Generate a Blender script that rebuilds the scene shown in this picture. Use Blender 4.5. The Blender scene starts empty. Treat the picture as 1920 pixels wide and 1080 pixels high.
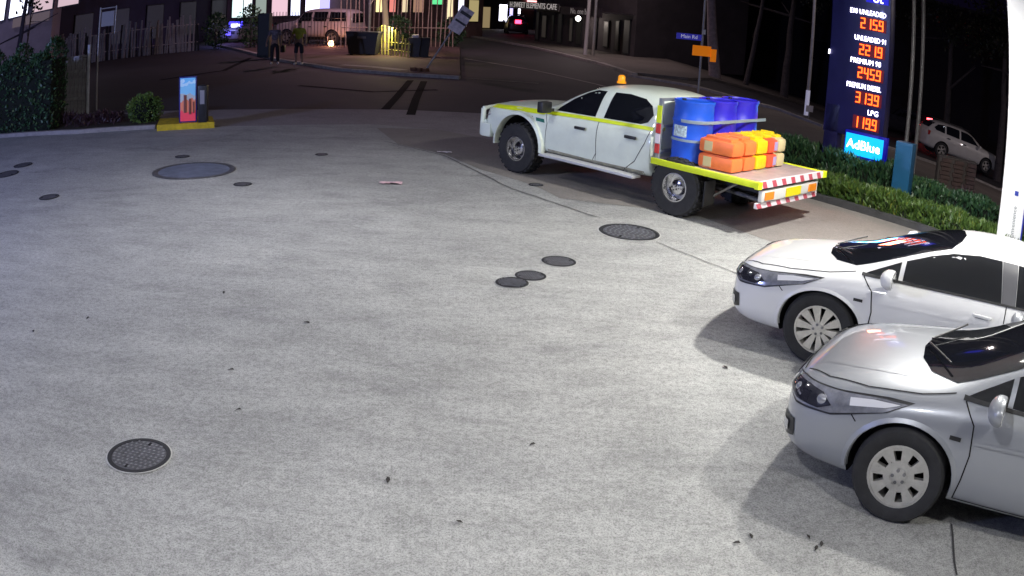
import bpy, bmesh, math, random
from mathutils import Vector, Matrix
from mathutils.bvhtree import BVHTree
random.seed(7)
SC = bpy.context.scene
COL = SC.collection
R = math.radians

# ------------------------------------------------------------------ camera
# a wide CCTV lens: nearly equidistant fisheye, so a panoramic camera with a lens polynomial
K = [0.030009827918606166, 0.0007121830112562241, -6.852956553713492e-05, 2.2752913847328988e-06]
PITCH, ROLL, CAMH = R(18.698), R(3.0856), 2.7515
FW = Vector((0, math.cos(PITCH), -math.sin(PITCH)))
_rt = Vector((1, 0, 0)); _up = _rt.cross(FW)
RT = _rt*math.cos(ROLL) + _up*math.sin(ROLL)
UP = _up*math.cos(ROLL) - _rt*math.sin(ROLL)
camd = bpy.data.cameras.new('camera')
cam = bpy.data.objects.new('camera', camd); COL.objects.link(cam); SC.camera = cam
m = Matrix((RT, UP, -FW)).transposed().to_4x4(); m.translation = Vector((0, 0, CAMH))
cam.matrix_world = m
camd.sensor_width = 36; camd.sensor_fit = 'HORIZONTAL'; camd.clip_end = 600; camd.clip_start = 0.05
camd.type = 'PANO'
cc = camd if hasattr(camd, 'fisheye_polynomial_k1') else camd.cycles
cc.panorama_type = 'FISHEYE_LENS_POLYNOMIAL'
cc.fisheye_fov = math.pi
cc.fisheye_polynomial_k0 = 0
for i in range(4):
    setattr(cc, 'fisheye_polynomial_k%d' % (i+1), -K[i])

def ray(px, py):
    dx, dy = px-960, py-540+1e-6
    n = math.hypot(dx, dy); r = n*36/1920
    t = K[0]*r + K[1]*r**2 + K[2]*r**3 + K[3]*r**4
    return FW*math.cos(t) + (RT*(dx/n) - UP*(dy/n))*math.sin(t)
def terrain(x):                       # the main road drops away to the right of the forecourt
    return 0.0 if x < 8.2 else (-0.2*(x-8.2) if x < 21 else -2.56)
def at(px, py, h=0.0):                # the spot of ground seen at a pixel of the photograph
    d = ray(px, py); t = (h-CAMH)/d.z
    p = Vector((0, 0, CAMH)) + d*t
    if p.x > 8.2:
        den = d.z+.2*d.x
        t = (1.64+h-CAMH)/den if den < -1e-4 else 1e9
        if d.x*t > 21: t = (h-2.56-CAMH)/d.z
        p = Vector((0, 0, CAMH)) + d*t
    return p
def far(px, dist, z=0.0):             # a spot at a bearing and ground distance
    d = ray(px, 60); d.z = 0; d.normalize(); p = d*dist; p.z = z
    return p

# ------------------------------------------------------------------ world, light
W = bpy.data.worlds.new('World'); SC.world = W; W.use_nodes = True
wn = W.node_tree; bg = wn.nodes['Background']
sky = wn.nodes.new('ShaderNodeTexSky'); sky.sky_type = 'NISHITA'; sky.sun_disc = False
sky.sun_elevation = R(-3.0); sky.sun_rotation = R(200)
mixc = wn.nodes.new('ShaderNodeMixRGB'); mixc.blend_type = 'ADD'; mixc.inputs[0].default_value = 1
mixc.inputs[2].default_value = (0.04, 0.025, 0.11, 1)
wn.links.new(sky.outputs[0], mixc.inputs[1]); wn.links.new(mixc.outputs[0], bg.inputs[0])
bg.inputs[1].default_value = 0.05
sd = bpy.data.lights.new('moon', 'SUN'); sd.energy = 0.01; sd.angle = R(.5); sd.color = (.8, .85, 1)
so = bpy.data.objects.new('moon', sd); COL.objects.link(so); so.rotation_euler = (R(40), 0, R(30)); so.location = (0, 0, 60)
vs = SC.view_settings; vs.view_transform = 'Standard'; vs.look = 'None'; vs.exposure = 0.0; vs.gamma = 1; vs.use_curve_mapping = False
SC.cycles.use_denoising = True
SC.cycles.max_bounces = 6
SC.cycles.sample_clamp_indirect = 6

# ------------------------------------------------------------------ materials
MATS = {}
def mat(name, col, rough=.6, metal=0, emit=None, es=0, noise=0, nscale=8, bump=0, bscale=60, coat=0, spec=.5, detail=6):
    if name in MATS: return MATS[name]
    m = bpy.data.materials.new(name); m.use_nodes = True; nt = m.node_tree; b = nt.nodes['Principled BSDF']
    b.inputs['Base Color'].default_value = (*col, 1); b.inputs['Roughness'].default_value = rough
    b.inputs['Metallic'].default_value = metal; b.inputs['Specular IOR Level'].default_value = spec
    b.inputs['Coat Weight'].default_value = coat; b.inputs['Coat Roughness'].default_value = .04
    if emit: b.inputs['Emission Color'].default_value = (*emit, 1); b.inputs['Emission Strength'].default_value = es
    tc = nt.nodes.new('ShaderNodeTexCoord')
    if noise:
        n = nt.nodes.new('ShaderNodeTexNoise'); n.inputs['Scale'].default_value = nscale; n.inputs['Detail'].default_value = detail
        n.inputs['Roughness'].default_value = .65
        r = nt.nodes.new('ShaderNodeValToRGB'); r.color_ramp.elements[0].position = .3; r.color_ramp.elements[1].position = .7
        r.color_ramp.elements[0].color = (*[c*(1-noise) for c in col], 1); r.color_ramp.elements[1].color = (*[min(1, c*(1+noise)) for c in col], 1)
        nt.links.new(tc.outputs['Object'], n.inputs['Vector']); nt.links.new(n.outputs['Fac'], r.inputs[0]); nt.links.new(r.outputs[0], b.inputs['Base Color'])
        mr = nt.nodes.new('ShaderNodeMapRange'); mr.inputs[3].default_value = max(.02, rough-.12); mr.inputs[4].default_value = min(1, rough+.12)
        nt.links.new(n.outputs['Fac'], mr.inputs[0]); nt.links.new(mr.outputs[0], b.inputs['Roughness'])
    if bump:
        n2 = nt.nodes.new('ShaderNodeTexNoise'); n2.inputs['Scale'].default_value = bscale; n2.inputs['Detail'].default_value = 4
        bp = nt.nodes.new('ShaderNodeBump'); bp.inputs['Strength'].default_value = bump; bp.inputs['Distance'].default_value = .01
        nt.links.new(tc.outputs['Object'], n2.inputs['Vector']); nt.links.new(n2.outputs['Fac'], bp.inputs['Height']); nt.links.new(bp.outputs[0], b.inputs['Normal'])
    MATS[name] = m; return m

def ground_mat(name, lo, hi, stain, stain_amt, sc_big=.35, speck=.25, rough=.85, stretch=(1, 1, 1)):
    m = bpy.data.materials.new(name); m.use_nodes = True; nt = m.node_tree; N = nt.nodes.new; L = nt.links.new
    b = nt.nodes['Principled BSDF']; b.inputs['Roughness'].default_value = rough
    tc = N('ShaderNodeTexCoord'); mp = N('ShaderNodeMapping'); mp.inputs['Scale'].default_value = stretch; L(tc.outputs['Object'], mp.inputs[0])
    def noise(s, d, r=.6, src=mp):
        n = N('ShaderNodeTexNoise'); n.inputs['Scale'].default_value = s; n.inputs['Detail'].default_value = d; n.inputs['Roughness'].default_value = r
        L(src.outputs[0] if src is mp else src.outputs['Object'], n.inputs['Vector']); return n
    def ramp(f, p0, p1, c0, c1):
        r = N('ShaderNodeValToRGB'); r.color_ramp.elements[0].position = p0; r.color_ramp.elements[1].position = p1
        r.color_ramp.elements[0].color = (*c0, 1); r.color_ramp.elements[1].color = (*c1, 1); L(f, r.inputs[0]); return r
    def mul(a, bb, f=1):
        x = N('ShaderNodeMixRGB'); x.blend_type = 'MULTIPLY'; x.inputs[0].default_value = f; L(a, x.inputs[1]); L(bb, x.inputs[2]); return x.outputs[0]
    n1 = noise(sc_big, 6); c = ramp(n1.outputs['Fac'], .35, .65, lo, hi).outputs[0]
    n2 = noise(2.2, 9, .78); c = mul(c, ramp(n2.outputs['Fac'], .3, .62, (1-speck*.8,)*3, (1, 1, 1)).outputs[0])
    n3 = noise(19, 6, .85, tc); c = mul(c, ramp(n3.outputs['Fac'], .36, .56, (1-speck*.9,)*3, (1, 1, 1)).outputs[0])
    n5 = noise(75, 4, .95, tc); c = mul(c, ramp(n5.outputs['Fac'], .42, .52, (1-speck*1.15,)*3, (1, 1, 1)).outputs[0])
    n4 = noise(.9, 5, .7); c = mul(c, ramp(n4.outputs['Fac'], .56, .74, (1, 1, 1), stain).outputs[0], stain_amt)
    v = N('ShaderNodeTexVoronoi'); v.inputs['Scale'].default_value = 3.1; L(tc.outputs['Object'], v.inputs['Vector'])
    c = mul(c, ramp(v.outputs['Distance'], .018, .04, (.35, .34, .36), (1, 1, 1)).outputs[0], .8)   # old drips and chewing gum
    L(c, b.inputs['Base Color'])
    bp = N('ShaderNodeBump'); bp.inputs['Strength'].default_value = .35; bp.inputs['Distance'].default_value = .004
    L(n3.outputs['Fac'], bp.inputs['Height']); L(bp.outputs[0], b.inputs['Normal'])
    mr = N('ShaderNodeMapRange'); mr.inputs[3].default_value = rough-.2; mr.inputs[4].default_value = rough+.1; L(n2.outputs['Fac'], mr.inputs[0]); L(mr.outputs[0], b.inputs['Roughness'])
    return m
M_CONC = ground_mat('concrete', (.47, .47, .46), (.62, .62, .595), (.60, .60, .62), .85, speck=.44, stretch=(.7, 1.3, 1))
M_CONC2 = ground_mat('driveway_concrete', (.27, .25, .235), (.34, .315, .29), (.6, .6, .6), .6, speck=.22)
M_ASPH = ground_mat('asphalt', (.036, .034, .040), (.056, .052, .058), (.6, .6, .6), .6, sc_big=.12, speck=.3, stretch=(.4, 1, 1))
M_PATH = ground_mat('footpath_concrete', (.13, .11, .10), (.19, .165, .15), (.6, .6, .6), .6, speck=.3)
M_VERGE = ground_mat('verge_soil', (.05, .042, .03), (.09, .075, .05), (.5, .5, .5), .7, speck=.5)

RUB = mat('tyre_rubber', (.022, .022, .024), .75, noise=.4, nscale=12, bump=.2, bscale=90)
DARK = mat('dark_void', (.006, .006, .007), .9)
TRIM = mat('black_trim', (.02, .02, .022), .45, noise=.3)
CHR = mat('chrome', (.75, .75, .76), .12, 1)
ALLOY = mat('alloy_silver', (.55, .54, .52), .32, .7, noise=.12, nscale=20)
ALLOYW = mat('alloy_light', (.62, .60, .55), .35, .6, noise=.12, nscale=20)
STEEL = mat('worn_steel', (.24, .24, .25), .5, .7, noise=.4, nscale=14, bump=.3)
IRON = mat('cast_iron', (.13, .13, .145), .6, .5, noise=.4, nscale=20, bump=.4, bscale=70)
GLASS = mat('dark_glass', (.008, .009, .012), .04, coat=1)
LENS = mat('lamp_lens', (.36, .37, .42), .10, .5, coat=1, noise=.3, nscale=14)
LENSD = mat('lamp_dark', (.03, .03, .04), .08, coat=1)
WHITE = mat('white_paint', (.74, .74, .74), .32, coat=1)
SILVER = mat('silver_paint', (.33, .345, .375), .36, .35, coat=1)
UTEW = mat('ute_white_paint', (.76, .83, .72), .38, coat=.6, noise=.07, nscale=2.5)
DIMW = mat('dull_white_paint', (.55, .53, .5), .4, coat=.4, noise=.1, nscale=3)
GREYP = mat('grey_paint', (.22, .22, .25), .35, coat=.6)
BLACKP = mat('dark_paint', (.03, .03, .04), .3, coat=.8)
CONCK = mat('kerb_concrete', (.30, .28, .27), .85, noise=.3, nscale=5, bump=.3)
CONCD = mat('dark_kerb', (.05, .05, .055), .8, noise=.4, nscale=6, bump=.3)
YELK = mat('yellow_kerb_paint', (.62, .46, .02), .7, noise=.3, nscale=7, bump=.3)
HIVY = mat('hivis_yellow', (.72, .85, .02), .4, noise=.06)
RED = mat('reflective_red', (.62, .05, .04), .4)
WTAPE = mat('reflective_white', (.82, .76, .80), .4)
GALV = mat('galvanised_pole', (.36, .35, .36), .5, .4, noise=.2, nscale=6)
WOODG = mat('grey_paling', (.30, .29, .30), .9, noise=.35, nscale=6, bump=.4, bscale=30)
NAVY = mat('navy_panel', (.012, .012, .085), .35, coat=.3, noise=.2, nscale=2)
TEAL = mat('teal_panel', (.012, .10, .22), .45, noise=.12, nscale=2)
BARK = mat('bark', (.05, .042, .045), .9, noise=.4, nscale=9, bump=.6, bscale=20)
BARKP = mat('pale_bark', (.22, .18, .19), .85, noise=.3, nscale=6, bump=.5, bscale=20)
BRICK = mat('brown_brick', (.055, .032, .03), .9, noise=.3, nscale=14, bump=.5)
PLA = mat('painted_render', (.16, .135, .13), .85, noise=.2, nscale=3)
def glow(name, col, s): return mat(name, (.02, .02, .02), .5, emit=col, es=s)

# ------------------------------------------------------------------ helpers
def bm_obj(name, bm, m, parent=None, smooth=False, mats=None):
    me = bpy.data.meshes.new(name); bm.normal_update(); bm.to_mesh(me); bm.free()
    for x in (mats or [m]): me.materials.append(x)
    if smooth:
        for p in me.polygons: p.use_smooth = True
        try: me.set_sharp_from_angle(angle=R(40))
        except Exception: pass
    o = bpy.data.objects.new(name, me); COL.objects.link(o)
    if parent: o.parent = parent
    return o
def tag(o, label, cat, group=None):
    o['label'] = label; o['category'] = cat
    if group: o['group'] = group
    return o
def thing(name, label, cat, loc=(0, 0, 0), rz=0, group=None):
    o = bpy.data.objects.new(name, None); COL.objects.link(o); o.empty_display_size = .2
    o.location = loc; o.rotation_euler = (0, 0, rz); return tag(o, label, cat, group)
def struct(o): o['kind'] = 'structure'; return o
def stuff(o): o['kind'] = 'stuff'; return o
def box(bm, c, s, rot=None, bev=0):
    r = bmesh.ops.create_cube(bm, size=1); vs_ = r['verts']
    bmesh.ops.scale(bm, vec=s, verts=vs_)
    if bev:
        es = list({e for v in vs_ for e in v.link_edges})
        q = bmesh.ops.bevel(bm, geom=es, offset=bev, segments=2, affect='EDGES', profile=.6); vs_ = list({v for f in q['faces'] for v in f.verts} | {v for v in vs_ if v.is_valid})
    if rot is not None: bmesh.ops.rotate(bm, cent=(0, 0, 0), matrix=rot, verts=vs_)
    bmesh.ops.translate(bm, vec=c, verts=vs_); return vs_
def boxo(name, c, s, m, parent=None, rot=None, bev=0):
    bm = bmesh.new(); box(bm, c, s, rot, bev); return bm_obj(name, bm, m, parent, smooth=bool(bev))
def tube(bm, p0, p1, r0, r1=None, n=12, caps=True):
    r1 = r0 if r1 is None else r1; p0, p1 = Vector(p0), Vector(p1); d = (p1-p0)
    q = bmesh.ops.create_cone(bm, cap_ends=caps, segments=n, radius1=r0, radius2=r1, depth=d.length)
    mt = Vector((0, 0, 1)).rotation_difference(d.normalized()).to_matrix().to_4x4(); mt.translation = (p0+p1)/2
    bmesh.ops.transform(bm, matrix=mt, verts=q['verts']); return q['verts']
def tubeo(name, p0, p1, r0, m, parent=None, r1=None, n=12):
    bm = bmesh.new(); tube(bm, p0, p1, r0, r1, n); return bm_obj(name, bm, m, parent, smooth=True)
def lathe(bm, prof, n=32, axis='z', c=(0, 0, 0)):
    rings = []
    for r_, h in prof:
        ring = []
        for i in range(n):
            a = 2*math.pi*i/n
            p = (r_*math.cos(a), r_*math.sin(a), h) if axis == 'z' else (r_*math.cos(a), h, r_*math.sin(a))
            ring.append(bm.verts.new((p[0]+c[0], p[1]+c[1], p[2]+c[2])))
        rings.append(ring)
    for a, b in zip(rings, rings[1:]):
        for i in range(n):
            f = (a[i], a[(i+1) % n], b[(i+1) % n], b[i]); bm.faces.new(f if axis == 'z' else f[::-1])
    return rings
def latheo(name, prof, m, parent=None, n=32, axis='z', cap=False, c=(0, 0, 0)):
    bm = bmesh.new(); rg = lathe(bm, prof, n, axis, c)
    if cap: bm.faces.new(rg[0][::-1]); bm.faces.new(rg[-1])
    bmesh.ops.recalc_face_normals(bm, faces=bm.faces); return bm_obj(name, bm, m, parent, smooth=True)
def flat(name, pts, z, m, parent=None, h=0, cuts=True):
    """a sheet over the terrain, optionally with thickness h"""
    bm = bmesh.new(); f = bm.faces.new([bm.verts.new((p[0], p[1], 0)) for p in pts])
    if f.normal.z < 0: f.normal_flip()
    bmesh.ops.triangulate(bm, faces=bm.faces)
    if cuts:
        for cx in (8.2, 21):
            bmesh.ops.bisect_plane(bm, geom=bm.verts[:]+bm.edges[:]+bm.faces[:], plane_co=(cx, 0, 0), plane_no=(1, 0, 0))
    if h:
        q = bmesh.ops.extrude_face_region(bm, geom=bm.faces[:]); top = [v for v in q['geom'] if isinstance(v, bmesh.types.BMVert)]
        for v in top: v.co.z += h
    for v in bm.verts: v.co.z += z + (terrain(v.co.x) if cuts else 0)
    bm.normal_update(); bmesh.ops.recalc_face_normals(bm, faces=bm.faces)
    if not h:
        for f in bm.faces:
            f.normal_update()
            if f.normal.z < 0: f.normal_flip()
    return bm_obj(name, bm, m, parent)
def strip(name, pts, w, z, m, h=0, parent=None):
    pts = [Vector((p[0], p[1], 0)) for p in pts]; L_, R_ = [], []
    for i, p in enumerate(pts):
        d = (pts[min(i+1, len(pts)-1)]-pts[max(i-1, 0)]).normalized(); n = Vector((-d.y, d.x, 0))*w/2
        L_.append(p+n); R_.append(p-n)
    bm = bmesh.new(); va = [bm.verts.new(p) for p in L_]; vb = [bm.verts.new(p) for p in R_]
    for i in range(len(pts)-1): bm.faces.new((va[i], vb[i], vb[i+1], va[i+1]))
    for cx in (8.2, 21): bmesh.ops.bisect_plane(bm, geom=bm.verts[:]+bm.edges[:]+bm.faces[:], plane_co=(cx, 0, 0), plane_no=(1, 0, 0))
    if h:
        q = bmesh.ops.extrude_face_region(bm, geom=bm.faces[:])
        for v in q['geom']:
            if isinstance(v, bmesh.types.BMVert): v.co.z += h
    for v in bm.verts: v.co.z += z+terrain(v.co.x)
    bmesh.ops.recalc_face_normals(bm, faces=bm.faces)
    return bm_obj(name, bm, m, parent)
def copy_tree(o, parent=None):
    c = o.copy(); COL.objects.link(c)
    if parent: c.parent = parent
    for ch in list(o.children): copy_tree(ch, c)
    return c
def text(name, s, size, m, parent, loc, rot, ext=.004, align='CENTER', sx=1):
    cu = bpy.data.curves.new(name, 'FONT'); cu.body = s; cu.size = size; cu.extrude = ext; cu.align_x = align; cu.align_y = 'CENTER'; cu.resolution_u = 2
    t = bpy.data.objects.new(name, cu); COL.objects.link(t)
    dg = bpy.context.evaluated_depsgraph_get(); me = bpy.data.meshes.new_from_object(t.evaluated_get(dg)); bpy.data.objects.remove(t)
    me.materials.clear(); me.materials.append(m); me.name = name
    o = bpy.data.objects.new(name, me); COL.objects.link(o); o.parent = parent; o['kind'] = 'stuff'; o.location = loc; o.rotation_euler = rot; o.scale = (sx, 1, 1); return o

# ------------------------------------------------------------------ ground
def grid_ground():
    bm = bmesh.new(); xs = [-260, -60, -20, 0, 8.2, 21, 40, 260]; ys = [-60, 0, 20, 60, 320]
    V = [[bm.verts.new((x, y, terrain(x)-.012)) for x in xs] for y in ys]
    for j in range(len(ys)-1):
        for i in range(len(xs)-1): bm.faces.new((V[j][i], V[j][i+1], V[j+1][i+1], V[j+1][i]))
    return struct(bm_obj('road', bm, M_ASPH))
grid_ground()
# forecourt slab and the driveway crossing in front of it
E_ = [at(0, 256), at(150, 249), at(290, 241), at(420, 237), at(560, 234), at(700, 233), at(820, 243), at(920, 262)]
H0, H1 = at(1545, 378), at(1868, 482)
hdir = (H1-H0).normalized(); HN = H0-hdir*3.0
fore = [(-30, E_[0].y-3), (-16, E_[0].y-.6)] + [(p.x, p.y) for p in E_] + [(2.4, 15.4), (HN.x, HN.y), (H0.x, H0.y), (H1.x, H1.y), (H1.x+6, H1.y-8), (H1.x+6, -12), (-30, -12)]
struct(flat('forecourt', fore, 0, M_CONC, cuts=False))
D0 = at(700, 262); 
drive = [at(706, 240), at(820, 243), at(920, 262), (2.4, 15.4), (HN.x, HN.y), (H0.x, H0.y), (H1.x, H1.y), at(1480, 466), at(1300, 402), at(1050, 372), at(1000, 347), at(900, 318), at(835, 290), at(745, 270)]
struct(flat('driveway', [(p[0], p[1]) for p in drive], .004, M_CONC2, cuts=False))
apron = [at(190, 214), at(420, 205), at(560, 204), at(740, 205), at(900, 212), at(1180, 250), (4.0, 16.6), (HN.x-.1, HN.y), (2.4, 15.4), at(920, 262), at(820, 243), at(700, 233), at(560, 234), at(420, 237)]
struct(flat('crossing', [(p[0], p[1]) for p in apron], -.006, ground_mat('crossing_concrete', (.34, .31, .32), (.42, .385, .39), (.6, .6, .6), .6, speck=.3), cuts=False))
# nature strip and footpath beside the main road on the right
kerbR = [at(1180, 143), at(1300, 163), at(1420, 197), at(1540, 238), at(1640, 270), at(1720, 297), at(1800, 325), at(1880, 357), at(1919, 374)]
kerbR = [Vector((p.x, p.y, 0)) for p in kerbR]; last = kerbR[-1]+(kerbR[-1]-kerbR[-3]).normalized()*20
vg = [(p.x, p.y) for p in kerbR]+[(last.x, last.y), (last.x, -12), (H1.x+7, -12), (H1.x+6.2, H1.y-8), (H1.x, H1.y), (H0.x, H0.y), (HN.x, HN.y), (4.2, 17.5), at(1100, 190)]
struct(flat('footpath', [(p[0], p[1]) for p in vg], -.004, M_PATH))
struct(strip('kerb', kerbR+[last], .22, -.01, CONCK, h=.09))
# garden bed under the hedges on the right
nrm = Vector((-hdir.y, hdir.x, 0));  nrm = nrm if nrm.x > 0 else -nrm
B0, B1 = H0-hdir*.4, H1+hdir*1.5
bed = [B0, B1, B1+nrm*1.9, B0+nrm*2.6-hdir*2.2, B0-hdir*2.6+nrm*1.2]
struct(flat('garden_bed', [(p.x, p.y) for p in bed], .006, M_VERGE, cuts=True))
struct(strip('kerb', [H0-hdir*.5, H1+hdir*2], .16, 0, CONCD, h=.10))
# left garden bed with its kerb
lb = [(-16, E_[0].y-.2), at(0, 254), at(100, 247), at(290, 239), at(300, 221), at(180, 208), at(60, 214), (-20, 21.5), (-20, 18)]
struct(flat('garden_bed', [(p[0], p[1]) for p in lb], .008, M_VERGE, cuts=False))
struct(strip('kerb', [(-18, E_[0].y-.9)]+[at(0, 258), at(150, 250), at(292, 241)], .14, 0, CONCK, h=.09))
# joints and cracks in the concrete
def crack(px, w=.012, m=None):
    pts = [at(*p) for p in px]; out = []
    for a, b in zip(pts, pts[1:]):
        n = max(2, int((b-a).length/.15))
        for k in range(n): out.append(a.lerp(b, k/n)+Vector((random.uniform(-.012, .012), random.uniform(-.012, .012), 0)))
    out.append(pts[-1]); return struct(strip('expansion_joint', out, w, .0085, m or mat('joint_filler', (.05, .048, .05), .9)))
crack([(720, 265), (835, 293), (900, 325), (960, 355), (1050, 385), (1120, 408)], .020, mat('joint_worn', (.11, .105, .105), .9))
crack([(1786, 985), (1788, 1030), (1793, 1080)], .016)
crack([(1230, 455), (1300, 482), (1400, 520)], .016, mat('joint_faint', (.2, .195, .19), .9))
crack([(300, 283), (400, 262), (480, 243)], .02, mat('joint_faint', (.2, .195, .19), .9))
# far corner footpath with kerb where the two people stand
fc = [at(395, 84), at(440, 92), at(520, 112), at(640, 131), at(760, 140), at(862, 146), at(862, 92), at(740, 60), at(500, 50), at(380, 60)]
struct(flat('footpath', [(p.x, p.y) for p in fc], -.006, mat('corner_paving', (.085, .05, .045), .85, noise=.3, nscale=.8), cuts=False, h=.1))
struct(strip('kerb', [at(395, 84), at(440, 93), at(520, 114), at(640, 133), at(760, 142), at(862, 148)], .22, -.01, CONCK, h=.115))
PALE = mat('faded_line_paint', (.30, .27, .26), .8, noise=.4, nscale=2)
struct(strip('lane_line', [at(872, 110), at(1000, 131), at(1120, 158), at(1230, 190)], .16, -.003, PALE))
struct(strip('lane_line', [at(870, 146), at(940, 151), at(1010, 156)], .14, -.003, PALE))
struct(strip('lane_line', [at(640, 126), at(700, 130), at(756, 136)], .5, .098, PALE))
farp = [at(868, 66), at(1000, 88), at(1130, 120), at(1190, 140), at(1290, 150), at(1500, 150), at(1500, 100), at(1200, 60), at(1000, 30), at(860, 30)]
struct(flat('footpath', [(p.x, p.y) for p in farp[:5]]+[(30, 60), (34, 120), (-5, 120)], -.004, M_PATH, h=.1))
struct(strip('kerb', [at(868, 67), at(1000, 90), at(1130, 122), at(1190, 142)], .25, -.01, CONCK, h=.12))
# skid marks
for pts in ([(770, 150), (745, 180), (722, 205)], [(795, 152), (780, 185), (770, 215)], [(560, 160), (700, 172), (820, 168)], [(300, 150), (420, 132), (470, 108)]):
    struct(strip('skid_mark', [at(*p) for p in pts], .22, -.004, mat('skid_rubber', (.012, .011, .013), 1, spec=.1)))

# ------------------------------------------------------------------ canopy, its lamps and its column
CZ = 4.55
cp = thing('canopy', 'white service station canopy roof over the forecourt', 'canopy', (4, 2.5, CZ))
boxo('roof', (0, 0, .25), (19, 19, .4), mat('canopy_white', (.7, .7, .7), .6), cp)
boxo('fascia', (-9.56, 0, .25), (.1, 19.2, .7), NAVY, cp); boxo('fascia', (0, 9.56, .25), (19.2, .1, .7), NAVY, cp)
LG = glow('canopy_lamp', (1, .97, .9), 22)
LAMPS = [(4.4, 8.8, 470, 'near its edge above the white car'), (5.0, 5.2, 190, 'above the silver car'), (-1.0, 1.8, 120, 'over the left of the forecourt'), (3.4, .2, 120, 'just right of the camera'), (-3.2, 10.2, 105, 'over the far left of the forecourt')]
for i, (x, y, p, wh_) in enumerate(LAMPS):
    t = thing('canopy_light', 'square white lamp in the underside of the canopy, '+wh_, 'ceiling light', (x, y, CZ), 0, 'canopy lamps above the forecourt')
    boxo('housing', (0, 0, .015), (.62, .62, .07), mat('lamp_housing', (.6, .6, .6), .5), t)
    boxo('diffuser', (0, 0, -.03), (.5, .5, .02), LG, t)
    ld = bpy.data.lights.new('lamp', 'AREA'); ld.shape = 'SQUARE'; ld.size = .26; ld.energy = p; ld.color = (1, .985, .93) if x > 0 else (.93, .94, 1)
    lo = bpy.data.objects.new('lamp', ld); COL.objects.link(lo); lo.parent = t; lo.location = (0, 0, -.06)
# unseen bluish floodlight left of the camera, added to tint and lift that side
fl = thing('fill_floodlight', 'added bluish floodlight out of view left of the camera', 'floodlight', (-14, 3, 4.5), R(-18))
boxo('housing', (0, -.05, 0), (.4, .12, .3), TRIM, fl)
fd = bpy.data.lights.new('lamp', 'AREA'); fd.size = .4; fd.energy = 1500; fd.color = (.40, .48, 1)
fo = bpy.data.objects.new('lamp', fd); COL.objects.link(fo); fo.parent = fl; fo.location = (0, .05, 0); fo.rotation_euler = (R(62), 0, R(0))

pc = at(1902, 486); 
col = thing('canopy_column', 'white canopy column with a blue edge and small lettering beside the hedge', 'column', (pc.x-.15, pc.y+.10, 0), R(-32))
CW = mat('column_white', (.82, .83, .84), .4, noise=.03)
boxo('shaft', (0, 0, CZ/2), (.44, .42, CZ), CW, col, bev=.01)
boxo('base', (0, 0, .05), (.50, .48, .1), CONCD, col)
boxo('edge_stripe', (.232, -.20, CZ/2), (.02, .05, CZ-.2), mat('stripe_blue', (.01, .02, .35), .4), col)
boxo('emblem', (.05, -.214, 1.02), (.07, .012, .07), mat('emblem_blue', (.02, .04, .3), .4), col)
text('lettering', 'Convenience', .105, mat('grey_print', (.22, .24, .26), .6), col, (.05, -.2135, .55), (R(90), R(-90), 0), .002)

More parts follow.
